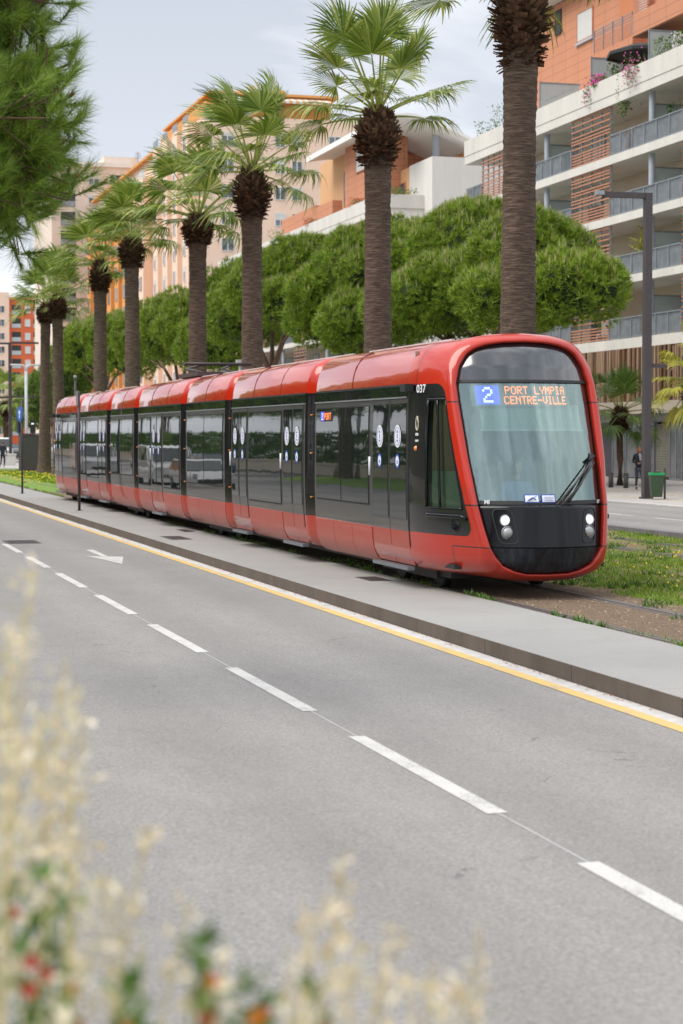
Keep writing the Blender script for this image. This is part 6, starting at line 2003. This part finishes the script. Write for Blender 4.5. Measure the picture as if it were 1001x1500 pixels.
m = MB(); m.tube([(0, -.13, 3.05), (0, -.16, 3.05)], .08, 12); m.build('signal_light', M['lens_off'], hd)
# grey planter block below the lamp at left
D_ = 138; X = D_ * (10 + 285) / 2897; Y = (D_ - X * .2706) / .9627
m = MB(); m.box(-.55, .55, -.5, .5, 0, .8); m.box(-.6, .6, -.55, .55, .803, .88); o = m.build('concrete_plinth', W['slab'], origin=(X, Y, 0)); tag(o, 'low concrete block around the foot of the far left lamp post', 'plinth')
m = MB(); m.box(9.0, 26, 118.3, 300, -.2, .03); tag(m.build('plaza', M['paving']), kind='structure')
# plain mast between the rear palms
D_ = 108; X = D_ * (110 + 285) / 2897; Y = (D_ - X * .2706) / .9627
r = empty('street_lamp', (X, Y, 0), 0, 'thin dark mast between the palms above the rear tram cab', 'street lamp')
m = MB(); m.tube([(0, 0, 0), (0, 0, 5.4)], [.09, .07], 10); m.build('post', M['dark_metal'], r)
m = MB(); m.tube([(0, 0, 5.4), (0, 0, 5.6)], .10, 10); m.build('lamp_head', M['grey_metal'], r)
D_ = 60; X = D_ * (351 + 285) / 2897; Y = (D_ - X * .2706) / .9627
r = empty('camera_mast', (X, Y, 0), 0, 'slim grey mast with a small camera left of the third palm', 'mast')
m = MB(); m.tube([(0, 0, 0), (0, 0, 4.45)], .05, 10); m.build('post', M['grey_metal'], r)
m = MB(); m.box(-.13, .09, -.07, .07, 4.46, 4.58); m.build('camera_head', M['pale_metal'], r)

# ================================================================ CARS
def car(x, y, z, rz, lab, col, van=False, grp=None, L_=4.3):
    r = empty('van' if van else 'parked_car', (x, y, z), rz, lab, 'van' if van else 'car', grp)
    Wd = .95 if van else .86
    if van: prof = [(-2.4, .35), (-2.4, .95), (-2.25, 1.15), (-1.6, 1.25), (-1.0, 1.9), (-.7, 2.0), (2.3, 2.0), (2.4, 1.9), (2.45, .35)]
    else: prof = [(-2.1, .32), (-2.12, .62), (-1.95, .82), (-1.15, .95), (-.45, 1.42), (.0, 1.48), (1.0, 1.46), (1.6, 1.2), (2.0, 1.0), (2.12, .85), (2.12, .32)]
    m = MB()
    rows = []
    for s, k in ((-1, 1), (1, 1)):
        pass
    secs = []
    for w_, sh in ((-Wd, .0), (-Wd * .96, .05), (0, .06), (Wd * .96, .05), (Wd, .0)):
        secs.append([(w_ * (1 - (.14 if pz > 1.0 else 0) * (pz - 1.0)), py, pz - (.05 if abs(w_) > Wd * .97 and pz > .4 else 0)) for py, pz in prof])
    m.grid(secs, smooth=False)
    m.poly(secs[0][::-1]); m.poly(secs[-1])
    body = m.build('body', simple('car_paint', col, .3, .03, coat=1.0), r)
    # glass
    m = MB(); g0 = 1.28 if van else .98; g1 = 1.88 if van else 1.38
    def wx(z): return Wd * (1 - (.14 if z > 1.0 else 0) * (z - 1.0)) + .006
    if van: seg_ = [(-1.5, -.98, .3), (-.1, -.1, 0)]
    ya0, ya1, yb0, yb1 = ((-1.45, -.98, .3, .3) if van else (-1.0, -.42, 1.55, 1.1))
    for s in (-1, 1): m.poly([(s * wx(g0), ya0, g0), (s * wx(g0), yb0, g0), (s * wx(g1) + s * .0, yb1, g1), (s * wx(g1), ya1, g1)][::s])
    q = .02
    if van: m.poly([(-Wd * .85, -1.63, 1.27 + q), (Wd * .85, -1.63, 1.27 + q), (Wd * .78, -1.03, 1.90), (-Wd * .78, -1.03, 1.90)])
    else:
        m.poly([(-Wd * .9, -1.17, .96 + q), (Wd * .9, -1.17, .96 + q), (Wd * .78, -.48, 1.42), (-Wd * .78, -.48, 1.42)])
        m.poly([(Wd * .85, 1.66, 1.19), (-Wd * .85, 1.66, 1.19), (-Wd * .78, 1.03, 1.47), (Wd * .78, 1.03, 1.47)])
    m.build('windows', M['glass_dark'], r)
    for s in (-1, 1):
        for yy in (-1.45, 1.4):
            m = MB(); m.tube([(s * (Wd - .2), yy, .32), (s * (Wd + .012), yy, .32)], .32, 20); wh = m.build('wheel', M['rubber'], r)
            m = MB(); m.tube([(s * (Wd + .013), yy, .32), (s * (Wd + .025), yy, .32)], .19, 14); m.build('rim', M['grey_metal'], wh)
        fz = .85 if van else .70
        m = MB(); m.box(s * .62 - .14, s * .62 + .14, -2.44 if van else -2.14, -2.36 if van else -2.06, fz, fz + .14); m.build('headlight', M['lens_off'], r)
        m = MB(); m.box(s * .68 - .10, s * .68 + .10, 2.08 if not van else 2.42, 2.14 if not van else 2.47, fz, fz + .16); m.build('tail_light', simple('tail_red', (.5, .02, .02), .3), r)
    m = MB(); m.box(-.5, .5, -2.46 if van else -2.15, -2.36 if van else -2.08, .42, .58); m.build('bumper_grille', M['black'], r)
    return r
def at(px, D_): X = D_ * (px + 285) / 2897; return X, (D_ - X * .2706) / .9627
x, y = at(20, 158); car(x, y, .03, math.pi, 'dark grey car seen from behind beside the far left lamp post', (.06, .06, .065))
x, y = at(77, 165); car(x, y, .03, math.pi, 'pale car just left of the rear end of the tram', (.45, .48, .52))
x, y = at(-4, 152); car(x, y, .03, 0, 'white van cut by the left edge of the photo', (.7, .7, .7), True)
# traffic on the near road, outside the frame but mirrored in the tram's windows
GR = 'vehicles on the road beyond the left edge'
car(2.2, 78, RZ, 0, 'white van driving up the road, mirrored in the tram windows', (.50, .50, .50), True, GR)
car(2.3, 70, RZ, 0, 'white car following the van, mirrored in the tram windows', (.50, .50, .51), False, GR)
car(-4.4, 58, RZ, 0, 'silver car parked on the left of the road, mirrored in the front tram windows', (.35, .36, .38), False, GR)
car(-4.4, 100, RZ, 0, 'blue car parked further along the left of the road', (.05, .10, .22), False, GR)
car(-4.4, 120, RZ, 0, 'white car parked furthest along the left of the road', (.6, .6, .6), False, GR)
car(2.2, 98, RZ, 0, 'white van coming last up the road, behind the first van', (.4, .4, .41), True, GR)
# street side opposite the tram: low wall, pines, palm, pale building
m = MB(); m.box(-9.6, -9.3, 14, 320, 0, .8); m.box(-9.68, -9.22, 14, 320, .803, .9); o = m.build('garden_wall', W['cream']); tag(o, 'long low cream wall along the left side of the road', 'wall')
rng = np.random.default_rng(50)
HC = np.stack([rng.uniform(-10.9, -9.9, 9000), rng.uniform(16, 320, 9000), rng.uniform(.2, 2.7, 9000)], 1)
HD = rng.normal(0, 1, HC.shape) + [.6, 0, .5]; HD /= np.linalg.norm(HD, axis=1)[:, None]
V, F = tufts(HC, HD, np.full(len(HC), .42), 4, rng, .6, .22); hd = np_mesh('hedge', V, F, M['leafy']); tag(hd, 'dense green hedge behind the low cream wall on the left of the road', 'hedge')
pr = None
for k, (x, y, s_) in enumerate(((-11, 34, 1.15), (-13, 44, 1.4), (-11.5, 54, 1.15), (-13, 66, 1.4), (-12, 80, 1.3), (-13, 96, 1.4), (-12, 114, 1.3), (-13, 134, 1.4), (-12, 156, 1.5), (-14, 180, 1.6), (-12, 206, 1.6), (-14, 236, 1.7), (-12, 270, 1.8))):
    lab = ['first', 'second', 'third', 'fourth', 'fifth', 'sixth', 'seventh', 'eighth', 'ninth', 'tenth', 'eleventh', 'twelfth', 'last'][k] + ' roadside pine along the low cream wall'
    if pr is None:
        pr = pine('pine_tree', (x, y, 0), [(0, 0, 6.0, 3.4, 3.4, 2.6), (1.2, 2.6, 5.6, 2.4, 2.4, 2.0), (-.8, -2.5, 5.4, 2.4, 2.4, 2.0)], lab, 91, K=6, tuft=.42, clump_r=.8, tuft_n=20, candles=False, group='pines along the cream wall')
    else:
        c = copy_tree(pr); c.location = (x, y, 0); c.scale = (s_, s_, s_); c.rotation_euler = (0, 0, k * 1.1); c['label'] = lab
rp = empty('palm_tree', (-7.4, 84, 0), 0, 'palm beside the road at the low cream wall, mirrored in the tram windows', 'palm tree')
palm_trunk_mesh(7.5, .36, .3, 3).build('trunk', M['trunk'], rp); palm_boots(7.4, 1.0, .45, 7).build('leaf_bases', M['boot'], rp)
V, F, T = palm_crown(8.4, 5, 22, 1.1, 1.1, Vector((-.2, 0, 0)), 1.0, nseg=26); np_mesh('crown', V, F, [M['palm_leaf'], M['stalk']], rp, midx=T)
bl_ = empty('villa', (-30, 60, 0), 0, 'pale three-storey building behind the roadside pines', 'building')
bx(bl_, 'wall', simple('villa_wall', (.36, .31, .25), .9), -34, -22, 45, 110, 0, 12.5); bx(bl_, 'roof', W['roof'], -34.4, -21.6, 44.6, 110.4, 12.51, 13.0)
for f_ in range(3):
    for c in spread(46, 109, 12):
        m = MB(); m.box(-21.99 + 30, -21.93 + 30, c - .7 - 60, c + .7 - 60, 1 + f_ * 3, 2.7 + f_ * 3); m.build('window', W['pane'], bl_)

# ================================================================ PEOPLE
def skinned(name, pts, edges, mat, parent, root=0, sub=2):
    me = bpy.data.meshes.new(name)
    me.from_pydata([p[:3] for p in pts], edges, []); me.update()
    me.materials.append(mat)
    o = bpy.data.objects.new(name, me); COL.objects.link(o); o.parent = parent
    o.modifiers.new('skin', 'SKIN')
    sv = me.skin_vertices[0].data
    for i, p in enumerate(pts):
        r_ = p[3]; sv[i].radius = r_ if isinstance(r_, tuple) else (r_, r_); sv[i].use_root = (i == root)
    o.modifiers['skin'].use_smooth_shade = True
    s = o.modifiers.new('sub', 'SUBSURF'); s.levels = sub; s.render_levels = sub
    return o
SKIN = simple('skin', (.48, .26, .18), .55, .06, 20)
def head(parent, body_pos, face, hair_mat, z, hair_len=.0, s=1.0):
    """head with nose, brow, ears, eyes and mouth; face = yaw of the look direction (0: -Y)"""
    grp = []
    c, sn = math.cos(face), math.sin(face)
    def P_(x, y, zz_): return (body_pos[0] + (x * c - y * sn) * s, body_pos[1] + (x * sn + y * c) * s, z + zz_ * s)
    m = MB(); rows = []
    for i in range(17):
        t_ = i / 16; a = math.pi * t_; zz_ = -.115 * math.cos(a) * 1.0
        rr_ = math.sin(a)
        row = []
        for j in range(25):
            b = 2 * math.pi * j / 24; x = .073 * rr_ * math.sin(b); y = -.092 * rr_ * math.cos(b)
            if zz_ < 0: x *= 1 + zz_ * 2.0; y *= 1 + zz_ * (1.0 if y < 0 else 2.8)
            if y < 0:
                if abs(x) < .016 and -.045 < zz_ < .012: y -= .020 * (1 - abs(x) / .016) * (1 - abs(zz_ + .025) / .035 if abs(zz_ + .025) < .035 else 0)
                if .005 < zz_ < .03 and .015 < abs(x) < .045: y += .007
            row.append(P_(x, y, zz_))
        rows.append(row)
    m.grid(rows[::-1])
    for sg in (-1, 1):
        m.tube([P_(sg * .072, .0, -.02), P_(sg * .08, .008, .012), P_(sg * .074, .012, .025)], [.008 * s, .012 * s, .007 * s], 6)
    h = m.build('head', SKIN, parent)
    m = MB()
    for sg in (-1, 1): m.tube([P_(sg * .030 - .008, -.083, .014), P_(sg * .030 + .008, -.083, .014)], .006 * s, 6)
    m.build('eyes', M['black'], h)
    m = MB(); m.tube([P_(-.022, -.078, -.060), P_(0, -.084, -.061), P_(.022, -.078, -.060)], .0045 * s, 5); m.build('mouth', simple('lips', (.35, .10, .09), .5), h)
    m = MB(); rows = []
    for i in range(12):
        a = lerp(0.02, 1.0, i / 11) * math.pi * (.56 + (.10 if hair_len else 0)); zz_ = .122 * math.cos(a) + .006; rr_ = math.sin(a)
        row = []
        for j in range(25):
            b = 2 * math.pi * j / 24; x = .086 * rr_ * math.sin(b); y = -.104 * rr_ * math.cos(b) + .008
            z_ = zz_
            if y < -.02 and abs(x) < .062: z_ = max(zz_, .062 - abs(x) * .25); y = max(y, -.098)
            elif hair_len and i > 6: z_ = zz_ - hair_len * (i - 6) / 5 * .6; x *= 1.12; y = y * 1.08
            row.append(P_(x, y, z_))
        rows.append(row)
    m.grid(rows); m.build('hair', hair_mat, h)
    return h
def hand(parent, p, d, n, s=1.0, mat=SKIN, side=1):
    """palm, four curled fingers of different lengths and a thumb leaving the side of the palm"""
    p = Vector(p); d = Vector(d).normalized(); n = Vector(n); n = (n - d * n.dot(d)).normalized(); w = d.cross(n) * side
    m = MB(); m.tube([p, p + d * .035 * s, p + d * .08 * s], [.026 * s, .038 * s, .036 * s], 8)
    for k, L_ in enumerate((.068, .078, .072, .055)):
        b = p + d * .078 * s + w * (.026 - .0175 * k) * s
        m.tube([b, b + d * L_ * .45 * s + n * .008 * s, b + d * L_ * .7 * s + n * .03 * s, b + d * L_ * .72 * s + n * .05 * s], [.010 * s, .009 * s, .0085 * s, .006 * s], 6)
    b = p + d * .025 * s + w * .03 * s
    m.tube([b, b + w * .025 * s + d * .025 * s + n * .012 * s, b + w * .02 * s + d * .055 * s + n * .03 * s], [.012 * s, .011 * s, .007 * s], 6)
    return m.build('hand', mat, parent)
# the woman walking on the pavement
D_ = 73.5; X = D_ * (934.5 + 285) / 2897; Y = (D_ - X * .2706) / .9627
wm = empty('person', (X, Y, .104), -.18, 'woman with red hair in a dark jacket walking with a phone in her hand', 'person')
navy = simple('navy_jacket', (.022, .024, .032), .85, .2, 8); slate = simple('slate_trousers', (.06, .07, .095), .85, .15, 8); rust = simple('rust_hair', (.30, .085, .03), .6, .25, 12)
skinned('trousers', [(0, 0, .88, (.155, .11)), (.085, -.01, .80, (.092, .095)), (.10, -.13, .47, .062), (.11, -.14, .12, .045), (-.085, .01, .80, (.092, .095)), (-.07, .06, .46, .062), (-.04, .30, .15, .045)],
        [(0, 1), (1, 2), (2, 3), (0, 4), (4, 5), (5, 6)], slate, wm)
skinned('jacket', [(0, 0, .82, (.175, .12)), (0, 0, 1.05, (.15, .11)), (0, -.01, 1.28, (.175, .115)), (0, 0, 1.40, (.09, .07)), (.17, 0, 1.34, .062), (.215, .03, 1.10, .05), (.16, -.16, .98, .038), (-.17, 0, 1.34, .062), (-.235, .04, 1.08, .05), (-.10, -.20, 1.02, .038)],
        [(0, 1), (1, 2), (2, 3), (2, 4), (4, 5), (5, 6), (2, 7), (7, 8), (8, 9)], navy, wm)
skinned('scarf', [(0, -.05, 1.40, .07), (.015, -.115, 1.30, .045), (.03, -.135, 1.12, (.05, .02))], [(0, 1), (1, 2)], simple('grey_scarf', (.40, .42, .44), .9), wm)
skinned('neck', [(0, 0, 1.36, .055), (0, -.01, 1.48, .05)], [(0, 1)], SKIN, wm, sub=1)
head(wm, (0, -.03), .25, rust, 1.535, .14, .98)
hand(wm, (-.10, -.20, 1.02), (.75, -.6, .05), (0, .3, .9)); hand(wm, (.16, -.16, .98), (-.5, -.7, -.35), (.2, .2, .9), side=-1)
for i_, (a, b) in enumerate((((.11, -.14, .06), (.13, -.28, .03)), ((-.04, .30, .09), (-.03, .20, .02)))):
    skinned('shoe', [(*a, .045), (*((Vector(a) + Vector(b)) / 2), .042), (*b, .03)], [(0, 1), (1, 2)], M['black'], wm)
m = MB(); m.box(-.03, .03, -.31, -.27, 1.05, 1.06); ph = m.build('phone', M['black']); ph.location = wm.location; ph.rotation_euler = wm.rotation_euler; tag(ph, 'small dark phone in the hand of the woman with red hair', 'phone')
bg_ = empty('handbag', (X + .24, Y - .05, .9), 0, 'black handbag hanging at the hip of the woman with red hair', 'bag')
m = MB(); rows = []
for z, w_, d_ in ((-.14, .13, .05), (-.05, .15, .065), (.06, .13, .05), (.10, .10, .03)): rows.append([(w_ * math.cos(a) * .5, w_ * math.sin(a), z) for a in [2 * math.pi * k / 12 for k in range(13)]])
m.grid(rows); m.poly(rows[0][:-1][::-1]); m.poly(rows[-1][:-1]); m.build('body', M['black'], bg_)
m = MB(); m.tube([(0, -.08, .08), (-.04, -.02, .30), (-.10, .02, .50), (-.04, .04, .30), (0, .08, .08)], .008, 5); m.build('strap', M['black'], bg_)
# the walker at the left edge
D_ = 128; X = D_ * (3 + 285) / 2897; Y = (D_ - X * .2706) / .9627
w2 = empty('person', (X, Y, .04), .2, 'person in dark clothes seen from behind at the left edge of the photo', 'person')
blk_ = simple('black_cloth', (.025, .03, .04), .9)
skinned('trousers', [(0, 0, .93, (.16, .12)), (.09, 0, .85, .095), (.10, -.10, .50, .065), (.10, -.02, .12, .05), (-.09, 0, .85, .095), (-.09, .06, .50, .065), (-.09, .24, .16, .05)], [(0, 1), (1, 2), (2, 3), (0, 4), (4, 5), (5, 6)], blk_, w2)
skinned('jacket', [(0, 0, .88, (.18, .13)), (0, 0, 1.1, (.165, .12)), (0, 0, 1.36, (.20, .13)), (0, 0, 1.48, (.09, .08)), (.20, 0, 1.42, .07), (.26, .03, 1.15, .055), (.26, -.08, .92, .042), (-.20, 0, 1.42, .07), (-.26, -.04, 1.15, .055), (-.26, .10, .93, .042)],
        [(0, 1), (1, 2), (2, 3), (2, 4), (4, 5), (5, 6), (2, 7), (7, 8), (8, 9)], blk_, w2)
skinned('neck', [(0, 0, 1.45, .055), (0, 0, 1.56, .05)], [(0, 1)], SKIN, w2, sub=1)
head(w2, (0, 0), math.pi, simple('dark_hair', (.05, .035, .025), .7), 1.63)
hand(w2, (.26, -.08, .90), (0, -.1, -1), (0, -1, 0)); hand(w2, (-.26, .10, .91), (0, .1, -1), (0, -1, 0), side=-1)
for a, b in (((.10, -.02, .06), (.10, .14, .03)), ((-.09, .24, .10), (-.09, .38, .05))): skinned('shoe', [(*a, .05), (*b, .035)], [(0, 1)], M['black'], w2)
# the driver, seated behind the windscreen
dr = empty('person', (TRX - .02, TRY + 1.36, .98), 0, 'tram driver in a blue shirt seated behind the windscreen', 'person')
shirt = simple('blue_shirt', (.12, .22, .45), .8)
skinned('shirt', [(0, 0, .06, (.17, .12)), (0, .02, .30, (.17, .12)), (0, 0, .50, (.19, .12)), (0, 0, .60, (.08, .07)), (.19, 0, .52, .065), (.27, -.12, .30, .05), (.20, -.36, .24, .04), (-.19, 0, .52, .065), (-.27, -.12, .30, .05), (-.20, -.36, .24, .04)],
        [(0, 1), (1, 2), (2, 3), (2, 4), (4, 5), (5, 6), (2, 7), (7, 8), (8, 9)], shirt, dr)
skinned('trousers', [(0, 0, .04, (.17, .12)), (.10, -.10, .02, .09), (.13, -.42, .02, .07), (.13, -.45, -.38, .05), (-.10, -.10, .02, .09), (-.13, -.42, .02, .07), (-.13, -.45, -.38, .05)], [(0, 1), (1, 2), (2, 3), (0, 4), (4, 5), (5, 6)], blk_, dr)
skinned('neck', [(0, 0, .58, .055), (0, -.01, .69, .05)], [(0, 1)], SKIN, dr, sub=1)
head(dr, (0, -.03), 0, simple('brown_hair', (.10, .06, .035), .7), .79)
hand(dr, (.20, -.38, .24), (-.1, -1, -.1), (0, 0, -1)); hand(dr, (-.20, -.38, .24), (.1, -1, -.1), (0, 0, -1), side=-1)
